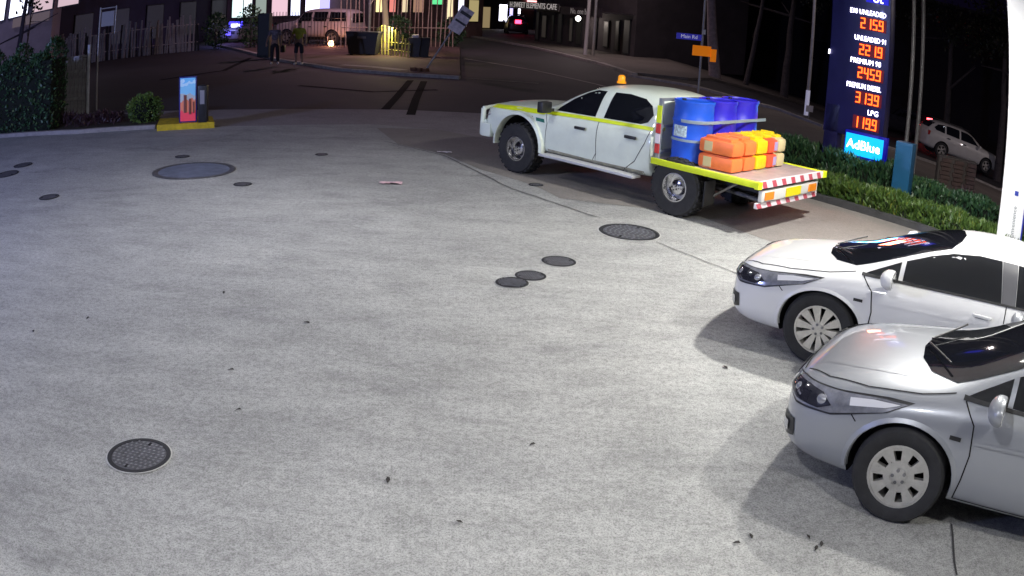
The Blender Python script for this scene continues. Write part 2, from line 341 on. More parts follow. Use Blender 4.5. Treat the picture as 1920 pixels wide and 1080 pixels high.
# ------------------------------------------------------------------ wheels
def wheel_parts(parent, x, y, r, w, kind, side):
    """wheel centre at (x, y, r); side=+1 when its face looks to +y"""
    wt = bpy.data.objects.new('wheel', None); COL.objects.link(wt); wt.parent = parent; wt.location = (x, y, r)
    if side < 0: wt.rotation_euler = (0, 0, math.pi)
    rr = r*(.66 if kind != 'offroad' else .50)
    h = w/2
    latheo('tyre', [(rr*.97, -h), (rr+.01, -h), (r*.93, -h*.98), (r*.99, -h*.78), (r, -h*.4), (r, h*.4), (r*.99, h*.78), (r*.93, h*.98), (rr+.012, h), (rr*.97, h*.86)], RUB, wt, 44, 'y')
    if kind == 'offroad':
        bm = bmesh.new()
        for k in range(26):
            a = 2*math.pi*k/26
            for s_ in (-1, 0, 1):
                aa = a+(.12 if s_ == 0 else 0)
                mt = Matrix.Rotation(-aa, 3, 'Y')
                box(bm, Vector((math.cos(aa)*r*1.0, s_*h*.62, math.sin(aa)*r*1.0)), (.022, h*.5, .055), mt)
        stuff(bm_obj('tread', bm, RUB, wt))
    rim = bpy.data.objects.new('rim', None)
    al = {'alloy10': ALLOYW, 'cap8': ALLOY, 'offroad': CHR, 'plain': ALLOY}[kind]
    bm = bmesh.new(); lathe(bm, [(rr*.99, h*.80), (rr*1.0, h*.93), (rr*.93, h*.94), (rr*.90, h*.80), (rr*.86, h*.2), (rr*.84, -h*.8)], 40, 'y')
    if kind == 'offroad':
        lathe(bm, [(rr*.9, h*.1), (rr*.62, h*.05), (rr*.5, h*.5), (rr*.3, h*.62), (.001, h*.62)], 32, 'y')
    else:
        n, wid = {'alloy10': (10, .20), 'cap8': (8, .50), 'plain': (5, .5)}[kind]
        ri, ro = rr*.30, rr*.93
        lathe(bm, [(ri*1.12, h*.55), (ri*1.08, h*.80), (ri*.6, h*.88), (.001, h*.88)], 28, 'y')
        if kind == 'cap8': lathe(bm, [(rr*.95, h*.9), (rr*.82, h*.86), (rr*.82, h*.7)], 40, 'y'); lathe(bm, [(rr*.5, h*.7), (rr*.5, h*.86), (ri, h*.87)], 32, 'y')
        for k in range(n):
            a0 = 2*math.pi*k/n+.1
            hw = wid/2*2*math.pi/n/ .5 if kind != 'alloy10' else .13
            def P(rad, da, yy): return bm.verts.new((rad*math.cos(a0+da), yy, rad*math.sin(a0+da)))
            hi = hw*(1.5 if kind == 'alloy10' else .8); ho = hw*(1.0 if kind == 'alloy10' else 1.0)
            if kind == 'cap8': hi, ho = .26, .22
            if kind == 'alloy10': hi, ho = .29, .20
            if kind == 'plain': hi, ho = .45, .3
            q = [P(ri*.9, -hi, h*.83), P(ro, -ho, h*.90), P(ro, ho, h*.90), P(ri*.9, hi, h*.83), P(ri*.9, -hi, h*.5), P(ro, -ho, h*.55), P(ro, ho, h*.55), P(ri*.9, hi, h*.5)]
            for f in ((0, 1, 2, 3), (0, 4, 5, 1), (3, 2, 6, 7), (4, 7, 6, 5)): bm.faces.new([q[j] for j in f])
    bmesh.ops.recalc_face_normals(bm, faces=bm.faces)
    bm_obj('rim', bm, al, wt, smooth=True)
    bm = bmesh.new(); lathe(bm, [(rr*.9, -h*.3), (.001, -h*.3)], 24, 'y'); 
    bm_obj('brake_disc', bm, DARK, wt)
    bm = bmesh.new()
    for k in range(5):
        a = 2*math.pi*k/5; lathe(bm, [(.012, h*.86), (.012, h*.90), (.001, h*.90)], 8, 'y', c=(rr*.2*math.cos(a), 0, rr*.2*math.sin(a)))
    stuff(bm_obj('wheel_nut', bm, STEEL if kind != 'offroad' else TRIM, wt))
    return wt

# ------------------------------------------------------------------ car bodies
def ring_pts(s):
    x, zb, w, zs, wb, zbe, wr, zrr, zt = s
    return [(0, zb), (w*.8, zb), (w*.965, zb+.07), (w, (zb+zs)*.5), (w*.99, zs), (wb, zbe), ((wb+wr)/2+.02, (zbe+zrr)/2+.01), (wr, zrr), (wr*.6, zt-(zt-zrr)*.28), (0, zt)]
def loft_body(stations, sub=2):
    bm = bmesh.new(); rings = []
    for s in stations:
        h = ring_pts(s); full = [(y, z) for y, z in h]+[(-y, z) for y, z in h[-2:0:-1]]
        rings.append([bm.verts.new((s[0], y, z)) for y, z in full])
    n = len(rings[0])
    for a, b in zip(rings, rings[1:]):
        for i in range(n): bm.faces.new((a[i], a[(i+1) % n], b[(i+1) % n], b[i]))
    for rg in (rings[0], rings[-1]):      # flat quad cap
        k = n//2
        for i in range(k): 
            a, b, c_, d_ = rg[i], rg[i+1], rg[n-i-1], rg[(n-i) % n]
            vs_ = []
            for v in (a, b, c_, d_):
                if v not in vs_: vs_.append(v)
            if len(vs_) >= 3:
                try: bm.faces.new(vs_)
                except ValueError: pass
    bmesh.ops.recalc_face_normals(bm, faces=bm.faces)
    me = bpy.data.meshes.new('b'); bm.to_mesh(me); bm.free()
    o = bpy.data.objects.new('b', me); COL.objects.link(o)
    md = o.modifiers.new('s', 'SUBSURF'); md.levels = sub; md.render_levels = sub
    dg = bpy.context.evaluated_depsgraph_get(); me2 = bpy.data.meshes.new_from_object(o.evaluated_get(dg)); bpy.data.objects.remove(o)
    return me2
def cut_arches(me, arches):
    """arches: (x, z, radius, y_inner, y_outer)"""
    o = bpy.data.objects.new('b', me); COL.objects.link(o); cs = []
    for (x, z, r, y0, y1) in arches:
        for s in (1, -1):
            bm = bmesh.new(); tube(bm, (x, s*y0, z), (x, s*y1, z), r, n=40)
            # open the arch downwards
            mm = bpy.data.meshes.new('c'); bm.to_mesh(mm); bm.free(); c = bpy.data.objects.new('c', mm); COL.objects.link(c); cs.append(c)
            md = o.modifiers.new('b', 'BOOLEAN'); md.operation = 'DIFFERENCE'; md.solver = 'EXACT'; md.object = c
            bm = bmesh.new(); box(bm, (x, s*(y0+y1)/2, z-.35), (r*1.96, abs(y1-y0), .7)); mm = bpy.data.meshes.new('c'); bm.to_mesh(mm); bm.free()
            c = bpy.data.objects.new('c', mm); COL.objects.link(c); cs.append(c)
            md = o.modifiers.new('b', 'BOOLEAN'); md.operation = 'DIFFERENCE'; md.solver = 'EXACT'; md.object = c
    dg = bpy.context.evaluated_depsgraph_get(); me2 = bpy.data.meshes.new_from_object(o.evaluated_get(dg))
    for c in cs+[o]: bpy.data.objects.remove(c)
    me2.materials.clear()
    for p in me2.polygons:
        p.use_smooth = True; c = p.center; p.material_index = 0
        for (x, z, r, y0, y1) in arches:
            d = math.hypot(c.x-x, c.z-z)
            if (d < r*1.002+.001 or (abs(c.x-x) < r and c.z < z)) and abs(abs(c.y)-y0) < .002: p.material_index = 1
            if abs(c.y) > y0-.002 and abs(p.normal.y) < .2 and (abs(d-r) < .012 or (c.z < z and abs(abs(c.x-x)-r*.98) < .01)): p.material_index = 1
    try: me2.set_sharp_from_angle(angle=R(35))
    except Exception: pass
    return me2
def patch(name, bvh, pts, d, m, parent, off=.004, cell=.06, mirror=False):
    """a piece of trim or glass laid on the body: the outline is carried onto the surface along d"""
    d = Vector(d).normalized()
    if abs(d.z) > .9: u, v = Vector((1, 0, 0)), Vector((0, 1, 0))
    else: v = Vector((0, 0, 1)); u = v.cross(d).normalized(); v = d.cross(u).normalized(); 
    bm = bmesh.new(); bm.faces.new([bm.verts.new((Vector(p).dot(u), Vector(p).dot(v), 0)) for p in pts])
    bmesh.ops.triangulate(bm, faces=bm.faces)
    us = [Vector(p).dot(u) for p in pts]; vv = [Vector(p).dot(v) for p in pts]
    for lo, hi, no in ((min(us), max(us), (1, 0, 0)), (min(vv), max(vv), (0, 1, 0))):
        k = math.ceil(lo/cell)
        while k*cell < hi:
            bmesh.ops.bisect_plane(bm, geom=bm.verts[:]+bm.edges[:]+bm.faces[:], plane_co=Vector(no)*(k*cell), plane_no=no); k += 1
    bad = []
    for vt in bm.verts:
        o = u*vt.co.x+v*vt.co.y-d*4
        hit, nn, idx, dist = bvh.ray_cast(o, d)
        if hit is None: bad.append(vt); continue
        vt.co = hit-d*off*.5+nn*(off*.6 if nn.dot(d) < 0 else -off*.6)
    bmesh.ops.delete(bm, geom=bad, context='VERTS')
    for f in bm.faces:
        f.normal_update()
        if f.normal.dot(d) > 0: f.normal_flip()
    outs = [bm_obj(name, bm.copy(), m, parent, smooth=True)]
    if mirror:
        for vt in bm.verts: vt.co.y *= -1
        bmesh.ops.reverse_faces(bm, faces=bm.faces)
        outs.append(bm_obj(name, bm.copy(), m, parent, smooth=True))
    bm.free(); return outs
def line_poly(pts, w, plane='xz'):
    """a thin band round a polyline given in x,z (side) or x,y (top)"""
    P = [Vector(p) for p in pts]; a, b = [], []
    for i, p in enumerate(P):
        t = (P[min(i+1, len(P)-1)]-P[max(i-1, 0)]).normalized(); n = Vector((-t.y, t.x))*w/2; a.append(p+n); b.append(p-n)
    q = a+b[::-1]
    return [(p.x, 0, p.y) for p in q] if plane == 'xz' else [(p.x, p.y, 0) for p in q]
def side(pts): return [(x, 0, z) for x, z in pts]
LEFT = (0, -1, 0)

HATCH = [(.915, .30, .40, .48, .37, .54, .26, .575, .585), (.885, .23, .60, .50, .56, .60, .40, .645, .66), (.79, .185, .76, .55, .71, .66, .50, .725, .745),
 (.62, .17, .85, .61, .785, .725, .53, .79, .815), (.35, .165, .88, .68, .80, .785, .54, .85, .875), (.08, .17, .89, .745, .80, .835, .54, .895, .925), (-.15, .175, .89, .79, .795, .885, .56, .945, .99),
 (-.38, .18, .89, .815, .785, .915, .60, 1.055, 1.115), (-.65, .18, .89, .83, .785, .93, .62, 1.20, 1.25), (-.95, .18, .89, .84, .785, .945, .615, 1.325, 1.37), (-1.25, .18, .89, .85, .785, .955, .60, 1.395, 1.445),
 (-1.7, .18, .89, .86, .785, .97, .60, 1.42, 1.475), (-2.25, .18, .89, .875, .78, .99, .59, 1.405, 1.46), (-2.7, .19, .885, .90, .77, 1.015, .575, 1.36, 1.415), (-3.0, .20, .87, .91, .75, 1.03, .55, 1.28, 1.34),
 (-3.22, .22, .84, .91, .72, 1.0, .54, 1.12, 1.16), (-3.37, .26, .78, .86, .68, .92, .5, .97, .99), (-3.42, .34, .66, .74, .58, .80, .45, .84, .85)]
def make_hatch(label, paint, wheelkind, loc, rz, squash=.85, narrow=.92):
    name = 'parked_car'; scale = 1
    T = thing(name, label, 'car', loc, rz); T.scale = (scale,)*3
    me = loft_body(HATCH); bvh = BVHTree.FromPolygons([v.co for v in me.vertices], [p.vertices for p in me.polygons])
    arches = [(0, .325, .365, .60, 1.1), (-2.65, .325, .365, .60, 1.1)]
    mb = cut_arches(me, arches); mb.name = 'body'; mb.materials.append(paint); mb.materials.append(DARK)
    b = bpy.data.objects.new('body', mb); COL.objects.link(b); b.parent = T
    # glass
    patch('windscreen', bvh, [(.13, 0, 0), (.10, .25, 0), (.0, .48, 0), (-.20, .635, 0), (-.60, .60, 0), (-1.02, .53, 0), (-1.10, .3, 0), (-1.13, 0, 0), (-1.10, -.3, 0), (-1.02, -.53, 0), (-.60, -.60, 0), (-.20, -.635, 0), (.0, -.48, 0), (.10, -.25, 0)], (0, 0, -1), GLASS, T, cell=.07)
    patch('quarter_window', bvh, side([(-.30, .935), (-.60, 1.115), (-.60, .95)]), LEFT, GLASS, T, mirror=True)
    patch('front_window', bvh, side([(-.64, .955), (-.64, 1.135), (-.85, 1.24), (-1.05, 1.315), (-1.3, 1.36), (-1.53, 1.37), (-1.58, .985), (-1.1, .965)]), LEFT, GLASS, T, mirror=True)
    patch('door_pillar', bvh, side([(-1.535, 1.37), (-1.70, 1.375), (-1.73, .99), (-1.585, .985)]), LEFT, mat('pillar_grey', (.10, .10, .11), .5), T, mirror=True)
    patch('rear_window', bvh, side([(-1.705, 1.375), (-2.1, 1.365), (-2.4, 1.335), (-2.62, 1.28), (-2.80, 1.16), (-2.62, 1.04), (-2.2, 1.01), (-1.735, .99)]), LEFT, GLASS, T, mirror=True)
    patch('rear_screen', bvh, [(0, .5, 1.26), (0, .55, 1.05), (0, -.55, 1.05), (0, -.5, 1.26)], (1, 0, 0), GLASS, T)
    patch('window_trim', bvh, side([(-.28, .915), (-.28, .94), (-1.1, .968), (-1.8, .995), (-2.6, 1.042), (-2.6, 1.018), (-1.8, .972), (-1.1, .945)]), LEFT, TRIM, T, off=.006, mirror=True)
    # lamps: swept-back headlight over the wing
    hd = (-.55, -.83, 0)
    hl = [(.84, .50, .60), (.70, .62, .565), (.50, .80, .60), (.20, .86, .715), (.08, .87, .80), (.25, .85, .785), (.50, .78, .74), (.74, .55, .70), (.85, .45, .665)]
    for s in (1, -1):
        pts = [(x, s*y, z) for x, y, z in hl]; dd = (hd[0], s*hd[1], 0)
        cx_ = sum(p[0] for p in pts)/len(pts); cy_ = sum(p[1] for p in pts)/len(pts); cz_ = sum(p[2] for p in pts)/len(pts)
        patch('headlight_surround', bvh, [(cx_+(p[0]-cx_)*1.05, cy_+(p[1]-cy_)*1.05, cz_+(p[2]-cz_)*1.17) for p in pts], dd, TRIM, T, off=.006, cell=.04)
        h, = patch('headlight', bvh, pts, dd, LENS, T, off=.014, cell=.04)
        patch('indicator_lens', bvh, [(x, s*y, z) for x, y, z in [(.40, .82, .69), (.20, .86, .745), (.12, .865, .785), (.30, .845, .765), (.42, .81, .735)]], dd, mat('clear_lens', (.75, .75, .78), .12, coat=1), h, off=.022, cell=.04)
        inn = [(.81, .51, .61), (.70, .61, .585), (.56, .74, .60), (.50, .79, .65), (.56, .72, .70), (.66, .63, .70), (.79, .51, .675)]
        patch('reflector_bowl', bvh, [(x, s*y, z) for x, y, z in inn], dd, LENSD, h, off=.020, cell=.04)
        for (cx, cy, cz, rr) in ((.72, .58, .64, .036), (.56, .735, .655, .042)):
            c0 = Vector((cx, s*cy, cz)); d_ = Vector(dd).normalized(); hit, nn, _, _ = bvh.ray_cast(c0-d_*3, d_)
            if hit:
                bm = bmesh.new(); bmesh.ops.create_icosphere(bm, subdivisions=3, radius=rr); bmesh.ops.translate(bm, vec=hit+d_*.006, verts=bm.verts); bm_obj('projector', bm, LENS, h, smooth=True)
        fg = [(.86, .52, .42), (.72, .68, .44), (.70, .68, .33), (.78, .60, .29), (.86, .54, .33)]
        f, = patch('fog_lamp', bvh, [(x, s*y, z) for x, y, z in fg], dd, TRIM, T, off=.006, cell=.04)
        patch('fog_lens', bvh, [(x, s*y, z) for x, y, z in [(.82, .56, .39), (.75, .63, .40), (.75, .63, .33), (.82, .57, .33)]], dd, LENS, f, off=.014, cell=.03)
    # nose
    patch('grille', bvh, [(0, .34, .60), (0, -.34, .60), (0, -.38, .535), (0, -.30, .50), (0, .30, .50), (0, .38, .535)], (-1, 0, 0), TRIM, T, off=.006)
    patch('grille_bar', bvh, [(0, .36, .612), (0, -.36, .612), (0, -.36, .596), (0, .36, .596)], (-1, 0, 0), CHR, T, off=.012)
    patch('badge', bvh, [(0, .05*math.cos(a), .655+.028*math.sin(a)) for a in [k*math.pi/6 for k in range(12)]], (-1, 0, 0), CHR, T, off=.012)
    patch('lower_intake', bvh, [(0, .42, .36), (0, -.42, .36), (0, -.46, .26), (0, .46, .26)], (-1, 0, 0), TRIM, T, off=.006)
    patch('number_plate', bvh, [(0, .19, .47), (0, -.19, .47), (0, -.19, .37), (0, .19, .37)], (-1, 0, 0), mat('plate_white', (.7, .7, .6), .5), T, off=.016)
    # panel gaps
    gap = DARK
    patch('bonnet_gap', bvh, line_poly([(.80, .50), (.62, .655), (.35, .735), (.0, .755), (-.22, .73)], .010, 'xy'), (0, 0, -1), gap, T, off=.003, cell=.05, mirror=True)
    patch('bonnet_gap', bvh, line_poly([(.835, -.46), (.865, -.2), (.87, 0), (.865, .2), (.835, .46)], .010, 'xy'), (0, 0, -1), gap, T, off=.003, cell=.05)
    patch('bonnet_crease', bvh, line_poly([(.78, .40), (.5, .50), (.1, .56)], .008, 'xy'), (0, 0, -1), paint, T, off=.010, mirror=True)
    patch('door_gap', bvh, line_poly([(-.30, .915), (-.40, .80), (-.43, .60), (-.42, .42), (-.40, .27)], .010), LEFT, gap, T, off=.003, cell=.05, mirror=True)
    patch('door_gap', bvh, line_poly([(-.40, .27), (-1.0, .265), (-1.60, .265)], .010), LEFT, gap, T, off=.003, cell=.05, mirror=True)
    patch('door_gap', bvh, line_poly([(-1.64, .97), (-1.64, .6), (-1.60, .265)], .010), LEFT, gap, T, off=.003, cell=.05, mirror=True)
    patch('door_gap', bvh, line_poly([(-2.62, 1.0), (-2.5, .85), (-2.28, .62), (-2.22, .4), (-2.18, .27), (-1.6, .265)], .010), LEFT, gap, T, off=.003, cell=.05, mirror=True)
    patch('swage_line', bvh, line_poly([(-.45, .70), (-1.2, .735), (-2.1, .78)], .012), LEFT, paint, T, off=.018, cell=.05, mirror=True)
    patch('bumper_gap', bvh, line_poly([(.36, .60), (.42, .66), (.50, .70)], .008), LEFT, gap, T, off=.003, cell=.03, mirror=True)
    patch('side_repeater', bvh, side([(-.26, .705), (-.34, .705), (-.34, .675), (-.26, .675)]), LEFT, TRIM, T, off=.006, mirror=True)
    patch('sill_trim', bvh, line_poly([(-.42, .22), (-2.2, .22)], .03), LEFT, paint, T, off=.012, mirror=True)
    for s in (1, -1):
        for hx in (-1.42, -2.35):
            hit, nn, _, _ = bvh.ray_cast(Vector((hx, s*3, .83)), Vector((0, -s, 0)))
            boxo('door_handle', (hx, hit.y+s*.022, .83), (.19, .03, .032), paint, T, bev=.01)
            boxo('handle_recess', (hx, hit.y+s*.003, .815), (.13, .008, .045), gap, T)
        bm = bmesh.new(); bmesh.ops.create_uvsphere(bm, u_segments=20, v_segments=12, radius=1); bmesh.ops.scale(bm, vec=(.085, .135, .10), verts=bm.verts)
        for v in bm.verts:
            if v.co.x < -.03: v.co.x = -.03
        bmesh.ops.translate(bm, vec=(-.55, s*.965, 1.0), verts=bm.verts)
        mi = bm_obj('mirror', bm, paint, T, smooth=True)
        boxo('mirror_arm', (-.56, s*.85, .955), (.05, .16, .04), TRIM, mi, bev=.01)
        boxo('mirror_glass', (-.583, s*.965, 1.0), (.004, .20, .12), CHR, mi)
        # wiper
        tubeo('wiper', (.10, s*.05-.05, .955), (-.12, s*.05+.42*s, 1.02), .008, TRIM, T)
        # arch lip following the wheel opening
        for ax in (0, -2.65):
            bm = bmesh.new(); prev = None
            for k in range(25):
                a = R(-8)+k*R(196)/24; x_, z_ = ax+.372*math.cos(a), .325+.372*math.sin(a)
                hit, nn, _, _ = bvh.ray_cast(Vector((x_, s*3, z_)), Vector((0, -s, 0)))
                if hit is None or z_ < .2: prev = None; continue
                x2, z2 = ax+.405*math.cos(a), .325+.405*math.sin(a)
                h2, n2, _, _ = bvh.ray_cast(Vector((x2, s*3, z2)), Vector((0, -s, 0)))
                if h2 is None: prev = None; continue
                cur = [bm.verts.new((ax+.360*math.cos(a), hit.y-s*.03, .325+.360*math.sin(a))), bm.verts.new(hit+Vector((0, s*.010, 0))), bm.verts.new(h2-Vector((0, s*.001, 0)))]
                if prev:
                    for j in (0, 1): bm.faces.new((prev[j], prev[j+1], cur[j+1], cur[j]))
                prev = cur
            bmesh.ops.recalc_face_normals(bm, faces=bm.faces)
            bm_obj('arch_lip', bm, paint, T, smooth=True)
        for ax in (0, -2.65): wheel_parts(T, ax, s*.775, .318, .205, wheelkind, s)
    boxo('underbody', (-1.3, 0, .26), (3.9, 1.16, .16), DARK, T)
    tubeo('aerial', (-2.7, 0, 1.42), (-2.85, 0, 1.60), .006, TRIM, T)
    boxo('tail_light', (-3.33, .62, .82), (.1, .2, .16), mat('tail_red', (.4, .02, .02), .2), T, bev=.02)
    boxo('tail_light', (-3.33, -.62, .82), (.1, .2, .16), mat('tail_red', (.4, .02, .02), .2), T, bev=.02)
    done = set()                                             # a lower, sleeker body above the wheel centres
    for o in T.children_recursive:
        if o.type != 'MESH' or (o.parent and o.parent.name.startswith('wheel')) or o.data.name in done: continue
        done.add(o.data.name)
        for v in o.data.vertices:
            if v.co.y < .5: v.co.y = .5+(v.co.y-.5)*narrow
            if v.co.z > .5: v.co.z = .5+(v.co.z-.5)*(squash+.03 if v.co.z < .95 else squash)+(.45*.03 if v.co.z >= .95 else 0)
    for o in T.children:
        if o.name.startswith('wheel') and o.location.y < 0: o.location.y = .5+(o.location.y-.5)*narrow
    return T
make_hatch('silver hatchback with eight-slot hubcaps, nearest the camera at lower right', SILVER, 'cap8', (2.84, 4.80, 0), 2.52, .85, .92)
make_hatch('white hatchback with ten-spoke alloy wheels parked behind the silver one', WHITE, 'alloy10', (3.02, 7.27, 0), 2.585, .78, .84)

# ------------------------------------------------------------------ the work ute
CAB = [(.90, .60, .62, .78, .60, .90, .42, .95, .96), (.87, .54, .78, .82, .73, .955, .50, 1.01, 1.025), (.78, .48, .85, .86, .79, 1.0, .52, 1.06, 1.08), (.4, .44, .87, .90, .80, 1.03, .52, 1.09, 1.115), (-.1, .40, .88, .93, .80, 1.055, .52, 1.115, 1.14),
 (-.42, .38, .88, .95, .795, 1.07, .56, 1.135, 1.165), (-.62, .37, .88, .96, .79, 1.08, .60, 1.21, 1.25), (-.9, .37, .88, .965, .785, 1.09, .62, 1.37, 1.41), (-1.2, .37, .88, .97, .785, 1.10, .61, 1.50, 1.55), (-1.5, .37, .88, .975, .785, 1.105, .60, 1.565, 1.62),
 (-1.95, .37, .88, .98, .785, 1.115, .60, 1.585, 1.645), (-2.35, .38, .88, .985, .78, 1.12, .60, 1.575, 1.635), (-2.58, .40, .87, .985, .775, 1.125, .59, 1.55, 1.60), (-2.66, .42, .85, .98, .765, 1.12, .57, 1.50, 1.55)]
ux, uy, uh = .60, 14.42, 2.3436
U = thing('work_ute', 'white dual-cab work ute with flat tray, yellow stripes and amber roof beacon', 'ute', (ux, uy, 0), uh)
me = loft_body(CAB); bvh = BVHTree.FromPolygons([v.co for v in me.vertices], [p.vertices for p in me.polygons])
mb = cut_arches(me, [(0, .46, .50, .52, 1.1)]); mb.name = 'cab'; mb.materials.append(UTEW); mb.materials.append(DARK)
b = bpy.data.objects.new('cab', mb); COL.objects.link(b); b.parent = U
patch('windscreen', bvh, [(-.42, 0, 0), (-.45, .4, 0), (-.58, .62, 0), (-1.0, .58, 0), (-1.28, .54, 0), (-1.34, 0, 0), (-1.28, -.54, 0), (-1.0, -.58, 0), (-.58, -.62, 0), (-.45, -.4, 0)], (0, 0, -1), GLASS, U)
patch('front_window', bvh, side([(-.70, 1.115), (-.74, 1.17), (-.96, 1.33), (-1.2, 1.455), (-1.36, 1.51), (-1.55, 1.515), (-1.50, 1.13)]), LEFT, GLASS, U, mirror=True)
patch('rear_window', bvh, side([(-1.66, 1.135), (-1.72, 1.52), (-2.0, 1.53), (-2.3, 1.50), (-2.45, 1.42), (-2.52, 1.30), (-2.46, 1.19), (-2.35, 1.15)]), LEFT, GLASS, U, mirror=True)
patch('yellow_stripe', bvh, side([(.80, .985), (.80, 1.03), (.3, 1.06), (-.5, 1.085), (-.5, 1.02), (.2, 1.0)]), LEFT, HIVY, U, off=.006, mirror=True)
patch('yellow_stripe', bvh, line_poly([(-.5, 1.062), (-1.2, 1.085), (-1.9, 1.10), (-2.64, 1.115)], .05), LEFT, HIVY, U, off=.007, mirror=True)
for ln in ([(-.52, 1.08), (-.60, .9), (-.58, .6), (-.56, .44), (-1.5, .43), (-1.62, .6), (-1.60, 1.10)], [(-1.62, .6), (-1.58, .43), (-2.1, .43), (-2.35, .62), (-2.5, .9), (-2.56, 1.12)]):
    patch('door_gap', bvh, line_poly(ln, .010), LEFT, DARK, U, off=.003, cell=.05, mirror=True)
patch('side_vent', bvh, side([(-.20, .97), (-.27, .97), (-.27, .935), (-.20, .935)]), LEFT, TRIM, U, mirror=True)
patch('door_decal', bvh, side([(-.34, .96), (-.52, .955), (-.55, .90), (-.36, .91)]), LEFT, mat('decal_green', (.02, .16, .12), .5), U, mirror=True)
patch('grille', bvh, [(0, .46, .90), (0, -.46, .90), (0, -.44, .66), (0, .44, .66)], (-1, 0, 0), TRIM, U, off=.01)
for s in (1, -1):
    patch('headlight', bvh, [(.95, s*.50, .90), (.80, s*.82, .93), (.72, s*.84, .87), (.93, s*.66, .76), (.96, s*.5, .76)], (-.75, -.66*s, 0), LENS, U, off=.01, cell=.04)
    for hx, hz in ((-1.30, .93), (-2.26, .95)): boxo('door_handle', (hx, s*.895, hz), (.20, .035, .045), TRIM, U, bev=.01)
    mi = boxo('mirror', (-.66, s*1.0, 1.17), (.12, .22, .18), TRIM, U, bev=.03); boxo('mirror_arm', (-.66, s*.88, 1.12), (.05, .14, .05), TRIM, mi)
    # wheel-arch flare
    bm = bmesh.new(); prev = None
    for k in range(25):
        a = R(-5)+k*R(190)/24; x_, z_ = .50*math.cos(a), .46+.50*math.sin(a); y_ = s*.88
        cur = [bm.verts.new((x_*.98, s*.80, .46+(z_-.46)*.98)), bm.verts.new((x_, y_+s*.045, z_)), bm.verts.new((x_*1.10, y_+s*.03, .46+(z_-.46)*1.10)), bm.verts.new((x_*1.13, y_-s*.03, .46+(z_-.46)*1.13))]
        if prev:
            for j in (0, 1, 2): bm.faces.new((prev[j], prev[j+1], cur[j+1], cur[j]))
        prev = cur
    bmesh.ops.recalc_face_normals(bm, faces=bm.faces); bm_obj('arch_flare', bm, UTEW, U, smooth=True)
    # side step
    bm = bmesh.new(); box(bm, (-1.52, s*.92, .41), (1.85, .20, .035), bev=.008)
    for k in range(22): box(bm, (-.65-k*.08, s*.92, .430), (.03, .17, .012))
    bm_obj('side_step', bm, mat('chequer_plate', (.62, .63, .65), .4, .4), U)
    for sx in (-.9, -2.1): boxo('step_bracket', (sx, s*.72, .40), (.05, .34, .04), TRIM, U)
    wheel_parts(U, 0, s*.80, .405, .27, 'offroad', s); wheel_parts(U, -3.12, s*.80, .405, .27, 'offroad', s)
    boxo('chassis_rail', (-2.5, s*.36, .56), (3.6, .07, .14), TRIM, U)
    # rear mudguard
    bm = bmesh.new(); prev = None
    for k in range(13):
        a = R(35)+k*R(110)/12; x_, z_ = -3.12+.47*math.cos(a), .405+.30*math.sin(a)
        cur = [bm.verts.new((x_, s*.62, z_)), bm.verts.new((x_, s*.90, z_))]
        if prev: bm.faces.new((prev[0], prev[1], cur[1], cur[0]))
        prev = cur
    bm_obj('mudguard', bm, TRIM, U)
    tubeo('drop_bracket', (-3.9, s*.4, .62), (-3.6, s*.7, .36), .02, STEEL, U)
bm = bmesh.new(); box(bm, (.93, 0, .62), (.18, 1.62, .30), bev=.05); box(bm, (.80, .80, .60), (.24, .14, .24), bev=.04); box(bm, (.80, -.80, .60), (.24, .14, .24), bev=.04)
bm_obj('front_bumper', bm, UTEW, U, smooth=True)
bm = bmesh.new()
for s in (1, -1): tube(bm, (.96, s*.34, .70), (.97, s*.34, .98), .035); tube(bm, (.94, s*.80, .66), (.93, s*.80, .95), .045); tube(bm, (.97, s*.34, .98), (.93, s*.80, .95), .035)
tube(bm, (.97, -.36, .98), (.97, .36, .98), .035); bm_obj('bull_bar', bm, UTEW, U, smooth=True)
boxo('engine_underside', (-.2, 0, .40), (1.9, .8, .22), DARK, U); boxo('fuel_tank', (-2.2, -.30, .45), (.9, .4, .25), DARK, U)
tubeo('rear_axle', (-3.12, -.8, .405), (-3.12, .8, .405), .06, TRIM, U); boxo('differential', (-3.12, 0, .405), (.24, .26, .26), TRIM, U, bev=.06)
tubeo('front_axle', (0, -.75, .405), (0, .75, .405), .05, TRIM, U)
tubeo('exhaust', (-3.4, .3, .42), (-4.3, .5, .42), .03, STEEL, U)
TZ = .74
deck = boxo('tray_deck', (-3.56, 0, TZ-.03), (1.72, 1.80, .05), mat('deck_alloy', (.46, .38, .38), .55, .3, noise=.2, nscale=6), U)
for s in (1, -1): boxo('tray_edge', (-3.56, s*.93, TZ-.035), (1.72, .05, .085), HIVY, U, bev=.008)
for k in range(5): boxo('cross_member', (-2.9-k*.36, 0, TZ-.09), (.06, 1.6, .06), TRIM, U)
boxo('tail_board', (-4.44, 0, TZ-.035), (.05, 1.90, .09), WTAPE, U)
boxo('light_bar', (-4.41, 0, TZ-.20), (.06, 1.60, .15), mat('bar_white', (.62, .62, .6), .5), U, bev=.01)
boxo('lower_bar', (-4.39, 0, TZ-.325), (.05, 1.70, .07), WTAPE, U)
SR = mat('stripe_pinkred', (.55, .09, .13), .4)
for k in range(7):
    for xx, zz, hh in ((-4.466, TZ-.035, .045), (-4.416, TZ-.325, .035)):
        bm = bmesh.new(); y = -.78+k*.26; f = bm.faces.new([bm.verts.new((xx, y+a, zz+c)) for a, c in ((-.06, -hh), (.05, -hh), (.11, hh), (0, hh))])
        bm_obj('red_stripe', bm, SR, U)
boxo('number_plate', (-4.45, -.05, TZ-.20), (.012, .42, .12), mat('plate_yellow', (.8, .66, .01), .4), U)
